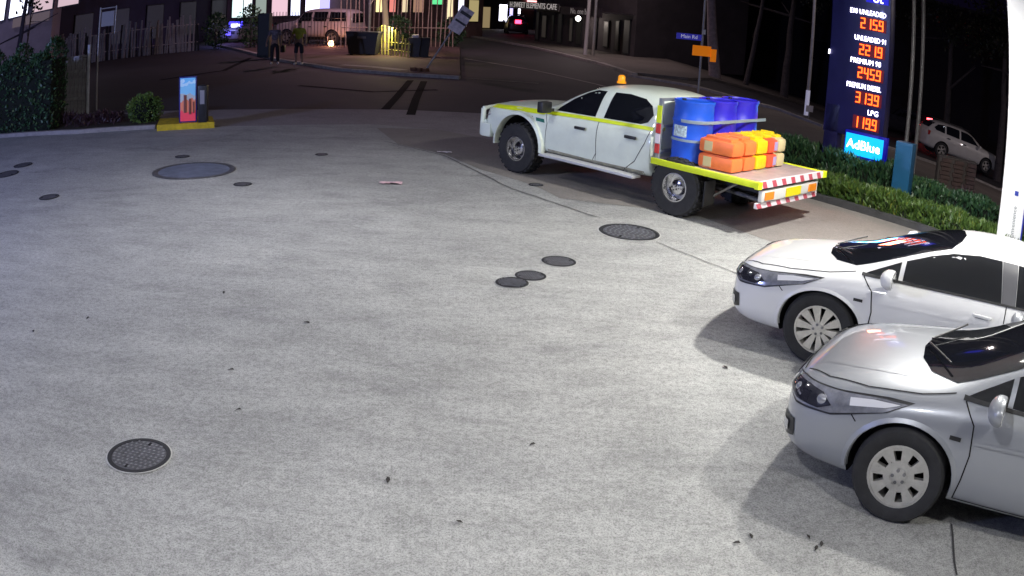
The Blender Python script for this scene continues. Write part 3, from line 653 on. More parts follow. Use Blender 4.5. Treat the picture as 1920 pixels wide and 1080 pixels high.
for s in (1, -1):
    boxo('tail_light', (-4.45, s*.62, TZ-.20), (.02, .22, .10), mat('tail_amber', (.8, .25, .02), .25), U)
    boxo('yellow_tip', (-4.45, s*.94, TZ-.035), (.06, .10, .092), HIVY, U)
DIRT = mat('road_dirt', (.34, .33, .24), .85, noise=.4, nscale=9)
for s in (1, -1): boxo('mud_flap', (-3.62, s*.80, .42), (.015, .26, .34), TRIM, U)
patch('sill_dirt', bvh, line_poly([(-.62, .47), (-1.4, .455), (-2.5, .47)], .055), LEFT, DIRT, U, off=.004, cell=.05, mirror=True)
# headboard between cab and load
bm = bmesh.new()
for s in (1, -1): box(bm, (-2.76, s*.88, TZ+.42), (.05, .05, .84))
for z in (TZ+.1, TZ+.45, TZ+.82): box(bm, (-2.76, 0, z), (.04, 1.72, .04))
bm_obj('headboard', bm, mat('headboard_grey', (.3, .32, .33), .5, .5), U)
for s in (1, -1):
    for z0, mm in ((.08, RED), (.22, WTAPE), (.36, RED), (.56, HIVY)): boxo('reflective_tape', (-2.76, s*.912, TZ+z0+.06), (.075, .012, .13 if z0 < .5 else .24), mm, U)
bc = thing('beacon_tmp', '', '')
bpy.data.objects.remove(bc)
be = latheo('roof_beacon', [(.07, 0), (.07, .03), (.055, .03), (.055, .10), (.035, .125), (.001, .13)], mat('amber_lens', (.85, .33, .01), .2, emit=(1, .35, 0), es=.35), U, 20, c=(-1.55, .30, 1.635))
# the load: top-level things that rest on the tray
def on_tray(x, y, z=0): 
    c_, s_ = math.cos(uh), math.sin(uh); return (ux+x*c_-y*s_, uy+x*s_+y*c_, TZ+z)
BLU = mat('drum_blue', (.012, .09, .62), .4, noise=.1, nscale=4); BLU2 = mat('drum_violet_blue', (.03, .02, .55), .4, noise=.1, nscale=4)
prof = [(.25, 0), (.285, .01), (.287, .03), (.275, .06), (.28, .28), (.292, .30), (.292, .32), (.28, .34), (.28, .56), (.292, .58), (.292, .60), (.28, .62), (.272, .82), (.287, .85), (.287, .88), (.27, .885), (.265, .865), (.001, .862)]
for i, (x, y, bl, lab) in enumerate([(-3.10, .57, BLU, 'mid-blue plastic drum with white sticker at the near side of the ute tray'), (-3.10, -.02, BLU2, 'violet-blue plastic drum in the middle of the three drums on the ute tray'), (-3.10, -.61, BLU2, 'violet-blue plastic drum on the far side of the ute tray')]):
    t = thing('drum', lab, 'drum', on_tray(x, y), uh, 'plastic drums strapped on the ute tray')
    t.scale = (1, 1, .97)
    latheo('shell', prof, bl, t, 36); latheo('bung', [(.03, .865), (.03, .89), (.001, .89)], TRIM, t, 12, c=(.15, .05, 0))
    if i == 0:
        bm = bmesh.new(); vsr = []
        for a in range(0, 7):
            an = R(60+a*8); vsr.append((bm.verts.new((.2835*math.cos(an), .2835*math.sin(an), .37)), bm.verts.new((.2835*math.cos(an), .2835*math.sin(an), .53))))
        for a, b_ in zip(vsr, vsr[1:]): bm.faces.new((a[0], b_[0], b_[1], a[1]))
        bm_obj('sticker', bm, mat('sticker', (.5, .62, .75), .5, noise=.6, nscale=30), t)
st = thing('strap', 'pale webbing strap pulled round the blue drums on the ute', 'strap', on_tray(0, 0), uh)
bm = bmesh.new(); pth = []
for a in range(0, 10): an = R(180-a*10); pth.append((-3.10+.297*math.cos(an), .57+.297*math.sin(an)))
pth.append((-2.80+.02, .5)); 
pth = [(-3.40, -.9)]+[(-3.40, -.61), (-3.40, -.02), (-3.40, .5)]+pth[1:]
vv = [(bm.verts.new((x, y, .56)), bm.verts.new((x, y, .605))) for x, y in pth]
for a, b_ in zip(vv, vv[1:]): bm.faces.new((a[0], b_[0], b_[1], a[1]))
bmesh.ops.solidify(bm, geom=bm.faces[:], thickness=.006); bm_obj('webbing', bm, mat('webbing', (.45, .55, .58), .7), st)
bm = bmesh.new(); vv = [(bm.verts.new((-3.10+.297*math.cos(R(an)), .57+.297*math.sin(R(an)), .30-(180-an)*.0)), bm.verts.new((-3.10+.297*math.cos(R(an)), .57+.297*math.sin(R(an)), .335))) for an in range(180, 10, -12)]
for a, b_ in zip(vv, vv[1:]): bm.faces.new((a[0], b_[0], b_[1], a[1]))
bmesh.ops.solidify(bm, geom=bm.faces[:], thickness=.006); bm_obj('lower_webbing', bm, mat('webbing', (.45, .55, .58), .7), st)
ORG = mat('tub_orange', (.88, .20, .05), .45, noise=.08); YEL = mat('tub_yellow', (.85, .58, .01), .45, noise=.08); CRM = mat('tub_cream', (.62, .52, .28), .5)
LIL = mat('tub_lilac', (.42, .34, .60), .5); RDO = mat('tub_red_orange', (.85, .10, .04), .45, noise=.08)
tubs = [(.66, ORG, 'orange, at the near edge', .30), (.34, ORG, 'orange, second from the near edge', .30), (.03, YEL, 'yellow', .30), (-.27, RDO, 'red-orange', .26), (-.53, CRM, 'cream', .22)]
for lay in (0, 1):
    for j, (y, mm, cn, ww) in enumerate(tubs):
        t = thing('plastic_tub', '%s plastic tub, %s layer on the ute tray' % (cn, 'top' if lay else 'bottom'), 'tub', on_tray(-3.66, y, .21*lay), uh, 'stacked plastic tubs on the ute tray')
        bm = bmesh.new(); box(bm, (0, 0, .10), (.56, ww, .195), bev=.05); bm_obj('tub_body', bm, mm, t, smooth=True)
        boxo('rim', (0, 0, .19), (.46, ww-.06, .03), mm, t, bev=.012)
        if j == 0: boxo('side_label', (.12, 0, .10), (.13, ww+.006, .13), CRM, t)
        if j == 3: boxo('side_label', (0, -.06, .10), (.566, .09, .12), LIL, t)
        if lay:
            bm = bmesh.new(); box(bm, (.02*(j % 2), 0, .215), (.40, ww-.08, .05), bev=.02); tube(bm, (-.10, 0, .24), (.10, 0, .24), .03); bm_obj('lid', bm, [ORG, ORG, YEL, YEL, YEL][j], t, smooth=True)
t = thing('rope_coil', 'pile of faded orange rope between the drums and the tubs', 'rope', on_tray(-3.50, .70), uh)
bm = bmesh.new()
for k in range(5):
    for a in range(16):
        a0, a1 = 2*math.pi*a/16, 2*math.pi*(a+1)/16; rr = .13-.012*k
        tube(bm, (rr*math.cos(a0), rr*.8*math.sin(a0), .02+.035*k), (rr*math.cos(a1), rr*.8*math.sin(a1), .02+.035*k), .018, n=6)
bm_obj('coil', bm, mat('rope', (.45, .18, .10), .8), t, smooth=True)

# ------------------------------------------------------------------ far vehicles
SUV = [(.90, .34, .50, .62, .48, .76, .35, .82, .84), (.84, .28, .74, .68, .70, .88, .48, .94, .96), (.6, .25, .86, .78, .78, .96, .52, 1.02, 1.04), (.1, .24, .90, .85, .80, 1.02, .54, 1.07, 1.09), (-.3, .24, .90, .90, .80, 1.05, .57, 1.10, 1.14),
 (-.6, .24, .90, .92, .795, 1.07, .62, 1.28, 1.32), (-1.0, .24, .90, .93, .795, 1.08, .62, 1.52, 1.57), (-1.4, .24, .90, .94, .795, 1.09, .61, 1.62, 1.67), (-2.2, .24, .90, .95, .795, 1.11, .61, 1.63, 1.69), (-3.0, .25, .89, .97, .785, 1.14, .59, 1.59, 1.65), (-3.4, .27, .87, .99, .77, 1.15, .56, 1.45, 1.52), (-3.62, .32, .84, .98, .74, 1.10, .53, 1.18, 1.22), (-3.72, .40, .74, .85, .68, .92, .48, .96, .97)]
WAG = [(.88, .5, .72, .78, .68, .98, .45, 1.05, 1.06), (.84, .44, .84, .82, .78, 1.06, .5, 1.12, 1.13), (.4, .42, .90, .92, .83, 1.14, .55, 1.19, 1.20), (-.3, .42, .92, .98, .84, 1.20, .58, 1.25, 1.26), (-.6, .42, .92, 1.0, .84, 1.21, .66, 1.42, 1.46), (-.95, .42, .92, 1.02, .84, 1.22, .70, 1.80, 1.86), (-1.4, .42, .92, 1.02, .84, 1.23, .70, 1.88, 1.95), (-2.4, .42, .92, 1.02, .84, 1.23, .70, 1.89, 1.96), (-3.5, .42, .92, 1.02, .84, 1.23, .69, 1.87, 1.94), (-3.82, .44, .90, 1.02, .82, 1.23, .67, 1.78, 1.84), (-3.92, .5, .86, 1.0, .78, 1.2, .62, 1.6, 1.66)]
def far_car(kind, label, paint, loc, rz, name='parked_car', scale=1):
    T = thing(name, label, 'car', loc, rz); T.scale = (scale,)*3
    tab, wb, r, wins = {'suv': (SUV, 2.75, .36, [[(-.62, 1.12), (-1.05, 1.45), (-1.35, 1.53), (-1.75, 1.54), (-1.72, 1.14)], [(-1.82, 1.14), (-1.85, 1.54), (-2.4, 1.55), (-2.62, 1.53), (-2.6, 1.17)], [(-2.7, 1.17), (-2.72, 1.53), (-3.1, 1.47), (-3.3, 1.30), (-3.2, 1.2)]]),
        'wagon': (WAG, 2.85, .40, [[(-.68, 1.27), (-1.0, 1.72), (-1.55, 1.76), (-1.5, 1.28)], [(-1.65, 1.28), (-1.68, 1.76), (-2.5, 1.77), (-2.48, 1.28)], [(-2.65, 1.28), (-2.65, 1.77), (-3.55, 1.74), (-3.7, 1.3)]])}[kind]
    me = loft_body(tab, 1); bv = BVHTree.FromPolygons([v.co for v in me.vertices], [p.vertices for p in me.polygons])
    mb = cut_arches(me, [(0, r, r+.06, .6, 1.1), (-wb, r, r+.06, .6, 1.1)]); mb.name = 'body'; mb.materials.append(paint); mb.materials.append(DARK)
    b = bpy.data.objects.new('body', mb); COL.objects.link(b); b.parent = T
    for w_ in wins: patch('side_window', bv, side(w_), LEFT, GLASS, T, mirror=True, cell=.2, off=.02)
    x0, x1 = (-.35, -1.05) if kind == 'suv' else (-.5, -.98)
    patch('windscreen', bv, [(x0, 0, 0), (x0-.1, .56, 0), (x1, .54, 0), (x1, -.54, 0), (x0-.1, -.56, 0)], (0, 0, -1), GLASS, T, cell=.2, off=.02)
    patch('rear_screen', bv, [(0, .52, 1.5 if kind == 'suv' else 1.7), (0, .58, 1.22), (0, -.58, 1.22), (0, -.52, 1.5 if kind == 'suv' else 1.7)], (1, 0, 0), GLASS, T, cell=.2, off=.02)
    for s in (1, -1):
        patch('headlight', bv, [(.8, s*.5, .82), (.6, s*.8, .88), (.6, s*.8, .76), (.8, s*.5, .70)], (-.7, -.7*s, 0), LENS, T, off=.02, cell=.1)
        zt = .98; bk = tab[-2][0]
        boxo('tail_light', (bk+.06, s*.76, zt), (.12, .14, .22), mat('tail_red', (.4, .02, .02), .2), T, bev=.02)
        boxo('mirror', (-.62, s*1.0, 1.12), (.12, .2, .15), paint, T, bev=.03)
        boxo('door_handle', (-1.5, s*.91, .98), (.18, .03, .04), TRIM, T); boxo('door_handle', (-2.45, s*.91, 1.0), (.18, .03, .04), TRIM, T)
        if kind == 'suv': tubeo('roof_rail', (-1.2, s*.58, 1.69), (-3.1, s*.56, 1.68), .02, TRIM, T)
        for ax in (0, -wb): wheel_parts(T, ax, s*.80, r, .23, 'plain', s)
    patch('grille', bv, [(0, .4, .85), (0, -.4, .85), (0, -.4, .65), (0, .4, .65)], (-1, 0, 0), TRIM, T, off=.02, cell=.2)
    boxo('underbody', (-1.4, 0, .38), (3.8, 1.1, .2), DARK, T)
    return T
# white SUV on the road to the right
pf, pr_ = at(1843, 330), at(1763, 302)
def ground_pt(p, k): q = Vector((0, 0, CAMH))+(p-Vector((0, 0, CAMH)))*k; return q
a, b_ = pf, pr_
sl = (b_-a).length; 
hd_ = math.atan2(a.y-b_.y, a.x-b_.x); fwd = Vector((math.cos(hd_), math.sin(hd_), 0)); lft = Vector((-fwd.y, fwd.x, 0))
print('SUV wheel spacing', sl, a, b_)
s_suv = far_car('suv', 'white SUV parked on the road beyond the low hedge', DIMW, (0, 0, 0), hd_)
cside = -1 if lft.dot(a) > 0 else 1
mid = (a+b_)/2; ctr = mid - lft*cside*.88 + fwd*1.375
s_suv.location = (ctr.x, ctr.y, (a.z+b_.z)/2+.0)
s_suv.rotation_euler = (0, math.asin(max(-.3, min(.3, (b_.z-a.z)/sl))), hd_)
# wagon behind the corner fence
wl, wr_ = at(545, 85), at(648, 88)
wdir = (wl-wr_).normalized(); wh = math.atan2(wdir.y, wdir.x); c0 = wl+Vector((-wdir.y, wdir.x, 0))*-.85
wagon = far_car('wagon', 'white boxy four-wheel-drive wagon behind the fence on the far corner', mat('wagon_pinkwhite', (.55, .48, .47), .4, coat=.5), (wl.x-wdir.x*.1, wl.y+.8, .05), wh, scale=1.08)
# car with a blue light, its nose to the camera
pp = at(424, 84)
pol = far_car('suv', 'grey car with bright blue and white front lights beyond the corner', GREYP, (pp.x+.2, pp.y+1.2, 0), R(-100))
for (z, w_, h_, cn) in ((1.22, 1.0, .36, (.02, .015, .30)), (1.16, .6, .16, (.6, .6, .9)), (.72, .36, .3, (.04, .03, .3))):
    q = boxo('light_panel', ({122: .02, 116: .06, 72: .98}[round(z*100)], 0, z), (.04, w_, h_), glow('blue_panel_%d' % int(z*100), cn, 7), pol)
pl = bpy.data.lights.new('lamp', 'POINT'); pl.energy = 60; pl.color = (.3, .3, 1); pl.shadow_soft_size = .2
plo = bpy.data.objects.new('lamp', pl); COL.objects.link(plo); plo.parent = pol; plo.location = (1.5, 0, 1.3)
# dark car with tail lights lit
tp = at(1690, 262)
dk = far_car('suv', 'dark car with red tail lights lit, seen behind the price sign', BLACKP, (tp.x+1.2, tp.y+3.8, terrain(tp.x+1)), R(100))
TLR = glow('tail_lit', (1, .05, .06), 14)
for y, z in ((.72, 1.0), (-.72, 1.0), (0, 1.45)): boxo('lit_tail_lamp', (-3.78, y, z), (.04, .42, .09), TLR, dk)
rp = at(963, 66)
rc = far_car('suv', 'small dark car with one bright red tail light far up the street', BLACKP, (rp.x, rp.y+3.6, 0), R(95))
boxo('lit_tail_lamp', (-3.74, 0, 1.15), (.04, .5, .3), glow('tail_lit_far', (1, .03, .08), 10), rc)

# ------------------------------------------------------------------ covers and small things on the concrete
def cover(px, py, wpx, label, kind='lid', name='manhole_cover', m=IRON):
    c = at(px, py); r = (at(px+wpx/2, py)-at(px-wpx/2, py)).length/2
    t = thing(name, label, 'cover', (c.x, c.y, .0045), random.uniform(0, 3))
    latheo('frame_ring', [(r*.86, .001), (r*.87, .006), (r, .006), (r*1.01, 0)], mat('ring_dark', (.03, .03, .035), .6, .3) if m is IRON else STEEL, t, 40)
    latheo('halo_ring', [(r*1.005, .0025), (r*1.05, .001)], mat('halo_pale', (.46, .46, .45), .9, noise=.2, nscale=15), t, 40) if wpx > 50 and kind != 'smooth' else None  # bright halo round the cover, painted as a thin pale ring
    latheo('lid', [(r*.855, .003), (.001, .004)], m if kind != 'grate' else DARK, t, 40)
    if kind in ('lid', 'grate'):
        LW = mat('lid_worn', (.25, .25, .27), .45, .6, noise=.3, nscale=18)
        bm = bmesh.new(); n = 11 if kind == 'lid' else 8
        st_ = 2*r*.85/n
        for i in range(n+1):
            x = -r*.85+i*st_; L_ = math.sqrt(max(0, (r*.85)**2-x*x))
            if L_ < .02: continue
            if kind == 'grate': boxo('grate_bar', (x, 0, .006), (st_*.42, 2*L_, .008), LW, t)
            else:
                k = int(2*L_/st_)
                for j in range(k): box(bm, (x, -L_+(j+.5)*2*L_/k, .006), (st_*.55, st_*.5, .004))
        if kind == 'lid': stuff(bm_obj('tread_stud', bm, LW, t))
        else: bm.free()
    if kind in ('lid', 'plain'):
        for s in (1, -1): boxo('key_hole', (s*r*.7, 0, .006), (r*.14, r*.07, .006), DARK, t)
    return t
cover(260, 855, 118, 'round patterned manhole cover at lower left of the forecourt')
cover(960, 531, 62, 'round striped drain grate, lowest of the three small covers', 'grate', 'drain_grate')
cover(995, 518, 58, 'small round grey cover beside the striped drain grate')
cover(1048, 491, 63, 'small round grey cover, topmost of the row of three')
cover(1180, 436, 106, 'large round dark cover between the white car and the ute')
cover(1005, 347, 26, 'tiny dark cover just below the ute door', 'plain')
cover(455, 346, 34, 'small black cover right of the large bluish plate', 'plain')
cover(92, 370, 32, 'small black cover nearest the camera at the left edge', 'plain')
cover(43, 310, 26, 'small dark cover just in front of the big left hedge', 'plain')
cover(12, 327, 34, 'small dark cover at the very left edge', 'plain')
cover(342, 294, 26, 'small flat cover behind the large bluish plate', 'plain')
cover(603, 290, 24, 'faint small cover alone in the far middle of the forecourt', 'plain')
BSTEEL = mat('bluish_plate', (.24, .27, .36), .42, .3, noise=.35, nscale=5)
cover(363, 320, 150, 'large round bluish steel plate at far left of the forecourt', 'smooth', 'steel_plate', BSTEEL)
sl_ = at(1690, 455); t = thing('slot_drain', 'short dark slot drain near the low hedge above the white car', 'drain', (sl_.x, sl_.y, .006), math.atan2(hdir.y, hdir.x))
boxo('frame', (0, 0, 0), (.50, .12, .008), STEEL, t)
[boxo('slot', (-.21+k*.07, 0, .005), (.045, .09, .006), DARK, t) for k in range(7)]
PK = mat('pink_paper', (.62, .42, .46), .7, noise=.3, nscale=20)
def litter(px, py, w, d, m, label, rz=0):
    c = at(px, py); bm = bmesh.new(); n = 7
    V = [[bm.verts.new(((i/n-.5)*w+random.uniform(-.01, .01), (j/4-.5)*d+random.uniform(-.01, .01), .008+random.uniform(0, .022))) for i in range(n+1)] for j in range(5)]
    for j in range(4):
        for i in range(n): bm.faces.new((V[j][i], V[j][i+1], V[j+1][i+1], V[j+1][i]))
    o = bm_obj('paper_scrap', bm, m); o.location = (c.x, c.y, .004); o.rotation_euler = (0, 0, rz); return tag(o, label, 'litter')
litter(733, 345, .34, .13, PK, 'crumpled pinkish paper scrap left of the ute', .05)
litter(833, 287, .26, .07, mat('white_paper', (.6, .55, .56), .7), 'pale strip of paper near the ute front wheel', .0)
LL = ['in the middle of the left half, near a second one just below', 'just below another leaf in the left half', 'alone at lower centre of the concrete', 'right of the lower centre, left of the silver car', 'like a twig at far left', 'alone in the middle distance left of centre', 'in front of the silver car wheel, upper of a close pair', 'in front of the silver car wheel, lower of a close pair', 'left of the close pair near the silver car', 'in the centre of the forecourt', 'at far left beside the twig-like one', 'between the noses of the two hatchbacks and the camera', 'leftmost of the cluster below the silver car', 'at the bottom edge of the picture, centre', 'rightmost of the cluster below the silver car']
LEAFB = mat('dead_leaf', (.035, .03, .028), .9)
for i, (px, py) in enumerate([(433, 695), (447, 770), (728, 902), (998, 835), (63, 622), (420, 550), (1515, 1008), (1530, 1030), (1408, 1007), (575, 606), (165, 598), (1360, 690), (1380, 1020), (860, 980), (1540, 1022)]):
    c = at(px, py); bm = bmesh.new(); L_ = random.uniform(.02, .038)
    vs_ = [bm.verts.new(p) for p in ((-L_, 0, .004), (-.2*L_, -.4*L_, .012), (L_, -.1*L_, .006), (.6*L_, .3*L_, .016), (-.1*L_, .45*L_, .012))]; bm.faces.new(vs_)
    o = bm_obj('dead_leaf', bm, LEAFB); o.location = (c.x, c.y, .002); o.rotation_euler = (0, 0, random.uniform(0, 6)); tag(o, 'dark dead leaf '+LL[i], 'leaf', 'dark specks of leaf on the forecourt')

# ------------------------------------------------------------------ foliage
def leaf_mat(name, c0, c1, rough=.45):
    m = bpy.data.materials.new(name); m.use_nodes = True; nt = m.node_tree; b = nt.nodes['Principled BSDF']; b.inputs['Roughness'].default_value = rough
    g = nt.nodes.new('ShaderNodeNewGeometry'); r = nt.nodes.new('ShaderNodeValToRGB'); r.color_ramp.elements[0].color = (*c0, 1); r.color_ramp.elements[1].color = (*c1, 1)
    e = r.color_ramp.elements.new(.93); e.color = (*[(a+b)/2 for a, b in zip(c0, c1)], 1); r.color_ramp.elements[-1].color = (c1[0]*1.25, c1[1]*.8, c1[2]*.7, 1)
    nt.links.new(g.outputs['Random Per Island'], r.inputs[0]); nt.links.new(r.outputs[0], b.inputs['Base Color']); return m
LF_D = leaf_mat('leaf_dark', (.02, .06, .03), (.09, .20, .07)); LF_G = leaf_mat('leaf_green', (.03, .07, .015), (.14, .22, .035)); LF_B = leaf_mat('leaf_bush', (.08, .15, .03), (.26, .40, .09)); LF_T = leaf_mat('leaf_tree', (.008, .012, .008), (.03, .04, .022)); LF_R = leaf_mat('leaf_red', (.03, .012, .02), (.10, .05, .06))
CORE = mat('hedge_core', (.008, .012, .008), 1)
def leaf(bm, p, d, L_, w):
    d = d.normalized(); s = d.cross(Vector((random.uniform(-1, 1), random.uniform(-1, 1), random.uniform(-1, 1)))).normalized()*w/2
    m_ = p+d*L_*.5; bm.faces.new([bm.verts.new(q) for q in (p, m_+s, p+d*L_, m_-s)])
def rnd_dir(up=.3):
    v = Vector((random.gauss(0, 1), random.gauss(0, 1), random.gauss(0, 1)+up)); return v.normalized()
def hedge(label, path, width, hgt, n, lm, ls=(.05, .09), lw=.5, name='hedge', bladey=False, dz=0):
    t = thing(name, label, 'hedge', (0, 0, 0)); path = [Vector((p[0], p[1], 0)) for p in path]
    segs = list(zip(path, path[1:])); tot = sum((b-a).length for a, b in segs)
    bmc = bmesh.new(); bml = bmesh.new()
    for a, b in segs:
        d = (b-a).normalized(); nn = Vector((-d.y, d.x, 0)); L_ = (b-a).length; ang = math.atan2(d.y, d.x); c = (a+b)/2
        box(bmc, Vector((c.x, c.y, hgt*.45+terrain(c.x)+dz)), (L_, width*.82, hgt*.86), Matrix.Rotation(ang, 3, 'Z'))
        for _ in range(int(n*L_/tot)):
            u = random.random()*L_; f = random.random(); lump = 1+.10*math.sin(u*5.3)+.07*math.sin(u*11+2)
            if f < .40: off = random.choice((-1, 1))*width/2*lump; z = random.random()*hgt
            elif f < .9: off = random.uniform(-1, 1)*width/2; z = hgt*lump*(1-.12*(2*off/width)**2)
            else: off = random.uniform(-1, 1)*width/2; z = random.random()*hgt; u = random.choice((0, L_))
            base = a+d*u+nn*off; base.z = terrain(base.x)+dz+z-random.random()*.08*min(1, hgt)
            di = rnd_dir(.5) if not bladey else Vector((random.gauss(0, .5), random.gauss(0, .5), 1))
            leaf(bml, base, di, random.uniform(*ls), random.uniform(*ls)*lw)
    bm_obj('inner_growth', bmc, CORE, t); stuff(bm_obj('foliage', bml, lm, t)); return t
# big clipped hedge at left
ha, hb = at(0, 256), at(96, 247)
hd0 = (hb-ha).normalized(); hn = Vector((-hd0.y, hd0.x, 0))
hedge('tall dark clipped hedge at the left edge of the forecourt', [(ha-hd0*3.5)+hn*.55, hb+hn*.55+Vector((-.12, 0, 0))], 1.0, 2.0, 9000, LF_D, (.07, .13), .55)
# low hedge by the hatchbacks, then the second rows
hedge('bright green low hedge along the dark kerb on the right', [H0+nrm*.36-hdir*.5, H1+nrm*.36+hdir*.6], .52, .30, 9000, LF_G, (.09, .17), .28, bladey=True)
q0, q1 = at(1700, 372), at(1862, 425)
hedge('dark low hedge row behind the teal cabinet', [(q0.x, q0.y), (q1.x, q1.y)], .5, .34, 2600, LF_D, (.09, .15), .35, bladey=True)
q0, q1 = at(1445, 300), at(1535, 318)
hedge('dark strappy hedge to the left of the price sign', [(q0.x, q0.y), (q1.x, q1.y)], .6, .42, 1800, LF_D, (.12, .22), .25, bladey=True)
q0, q1 = at(1548, 328), at(1690, 362)
hedge('dark strappy hedge underneath the lit price sign', [(q0.x, q0.y), (q1.x, q1.y)], .6, .42, 2600, LF_D, (.12, .22), .25, bladey=True)
# round shrub at left
bp_ = at(265, 231); t = thing('shrub', 'small round green shrub between the fence and the advertising board', 'shrub', (bp_.x, bp_.y+.2, 0))
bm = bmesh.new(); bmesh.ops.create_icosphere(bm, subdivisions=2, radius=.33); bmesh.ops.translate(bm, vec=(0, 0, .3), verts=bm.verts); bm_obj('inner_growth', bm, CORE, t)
bm = bmesh.new()
for _ in range(1900):
    d = rnd_dir(.2); r_ = random.uniform(.33, .45)*(1+.1*math.sin(d.x*9)*math.sin(d.y*8)); p = Vector((d.x*r_*.98, d.y*r_*.9, .30+d.z*r_*.80))
    if p.z > .02: leaf(bm, p, d+rnd_dir()*.7, random.uniform(.04, .08), .035)
stuff(bm_obj('foliage', bm, LF_B, t))
# low dark plants in the left bed
for i, (px, py, s) in enumerate([(120, 238, .32), (150, 240, .28), (185, 236, .33), (210, 234, .25)]):
    c = at(px, py); t = thing('ground_plant', ['low dark plant against the big hedge', 'low dark plant below the paling fence', 'low dark plant at the foot of the thin pole', 'low dark plant left of the round shrub'][i], 'plant', (c.x, c.y+.2, 0), 0, 'low dark plants in the left bed')
    bm = bmesh.new()
    for _ in range(260): leaf(bm, Vector((random.gauss(0, .12), random.gauss(0, .12), random.uniform(0, s*.8))), Vector((random.gauss(0, .6), random.gauss(0, .6), 1)), random.uniform(.1, .2), .03)
    stuff(bm_obj('foliage', bm, LF_R, t))
# spiky purple plant by the column
c = at(1800, 400); t = thing('flax_plant', 'dark purple spiky plant in the garden bed by the canopy column', 'plant', (c.x, c.y, terrain(c.x)))
bm = bmesh.new()
for _ in range(70):
    a = random.uniform(0, 6.28); tilt = random.uniform(.1, .8); d = Vector((math.cos(a)*tilt, math.sin(a)*tilt, 1)).normalized(); leaf(bm, Vector((random.gauss(0, .04), random.gauss(0, .04), 0)), d, random.uniform(.35, .62), .035)
stuff(bm_obj('foliage', bm, LF_R, t))

# ------------------------------------------------------------------ left: fence, poles, board
fa, fb = at(98, 219), at(160, 214)
t = thing('paling_fence', 'grey timber paling fence between the hedge and the poles', 'fence', (0, 0, 0)); fd_ = (fb-fa); n = 9
ang = math.atan2(fd_.y, fd_.x)
for k in range(n):
    p = fa+fd_*((k+.5)/n); o = boxo('paling', (0, 0, 0), (fd_.length/n*.86, .02, 1.55), WOODG, t, bev=0); o.location = (p.x, p.y, .80+random.uniform(-.02, .02)); o.rotation_euler = (0, random.uniform(-.01, .01), ang)
for z in (.45, 1.2):
    p = (fa+fb)/2; o = boxo('rail', (0, 0, 0), (fd_.length, .045, .08), WOODG, t); o.location = (p.x, p.y-.035, z); o.rotation_euler = (0, 0, ang)
o = boxo('cap_rail', (0, 0, 0), (fd_.length+.1, .1, .05), WOODG, t); o.location = (p.x, p.y, 1.60); o.rotation_euler = (0, 0, ang)
c = at(164, 214); tag(tubeo('fence_post', (c.x, c.y, 0), (c.x, c.y, 1.9), .05, mat('post_pale', (.50, .52, .56), .7, noise=.2)), 'pale thick post at the end of the paling fence', 'post')
c = at(181, 207); t = thing('sign_pole', 'thin pale pole carrying a grey framed board beside the fence', 'sign', (c.x, c.y, 0))
tubeo('pole', (0, 0, 0), (0, 0, 2.9), .028, GALV, t); tubeo('pole', (.55, 0, 2.1), (.55, 0, 2.9), .02, GALV, t); tubeo('top_bar', (0, 0, 2.86), (.55, 0, 2.86), .02, GALV, t)
boxo('board', (.28, 0, 2.55), (.44, .03, .42), mat('board_grey', (.30, .29, .31), .6), t)
# yellow kerb island, advertising board, black bin
ia, ib, ic, id_ = at(294, 246), at(402, 240), at(398, 228), at(300, 233)
isl = flat('kerb_island', [(p.x, p.y) for p in (ia, ib, ic, id_)], 0, YELK, cuts=False, h=.13); struct(isl); isl.name = 'kerb_island'
ab = at(347, 243); ab.y += .18; t = thing('advertising_board', 'narrow upright advertising board with blue top and pink base on the yellow kerb', 'sign', (ab.x, ab.y, .13), R(20))
boxo('case', (0, .05, .50), (.40, .10, 1.0), mat('case_blue', (.02, .03, .25), .4), t, bev=.01)
m_ = bpy.data.materials.new('poster'); m_.use_nodes = True; nt = m_.node_tree; b = nt.nodes['Principled BSDF']
tc = nt.nodes.new('ShaderNodeTexCoord'); sp = nt.nodes.new('ShaderNodeSeparateXYZ'); nt.links.new(tc.outputs['Object'], sp.inputs[0])
rp_ = nt.nodes.new('ShaderNodeValToRGB'); cr = rp_.color_ramp; cr.interpolation = 'CONSTANT'
cr.elements[0].position = 0; cr.elements[0].color = (.62, .05, .10, 1); cr.elements[1].position = .24; cr.elements[1].color = (.50, .16, .12, 1)
for p_, c_ in ((.50, (.30, .35, .45, 1)), (.62, (.16, .42, .75, 1)), (.80, (.35, .55, .85, 1)), (.90, (.12, .40, .80, 1))):
    e = cr.elements.new(p_); e.color = c_
nz = nt.nodes.new('ShaderNodeTexNoise'); nz.inputs['Scale'].default_value = 9; nt.links.new(tc.outputs['Object'], nz.inputs['Vector'])
ad = nt.nodes.new('ShaderNodeMath'); ad.operation = 'MULTIPLY_ADD'; ad.inputs[1].default_value = .35; nt.links.new(nz.outputs['Fac'], ad.inputs[0]); nt.links.new(sp.outputs['Z'], ad.inputs[2])
sb = nt.nodes.new('ShaderNodeMath'); sb.operation = 'SUBTRACT'; sb.inputs[1].default_value = .175; nt.links.new(ad.outputs[0], sb.inputs[0]); nt.links.new(sb.outputs[0], rp_.inputs[0])
nt.links.new(rp_.outputs[0], b.inputs['Base Color']); nt.links.new(rp_.outputs[0], b.inputs['Emission Color']); b.inputs['Emission Strength'].default_value = .45
boxo('poster', (0, -.006, .50), (.34, .012, .94), m_, t)
for bx, b0, b1, br in ((-.06, .22, .60, .035), (.05, .18, .52, .03), (.13, .2, .45, .02)): tubeo('printed_bottle', (bx, -.018, b0), (bx, -.018, b1), br, mat('bottle_print', (.30, .10, .08), .5), t, n=10)
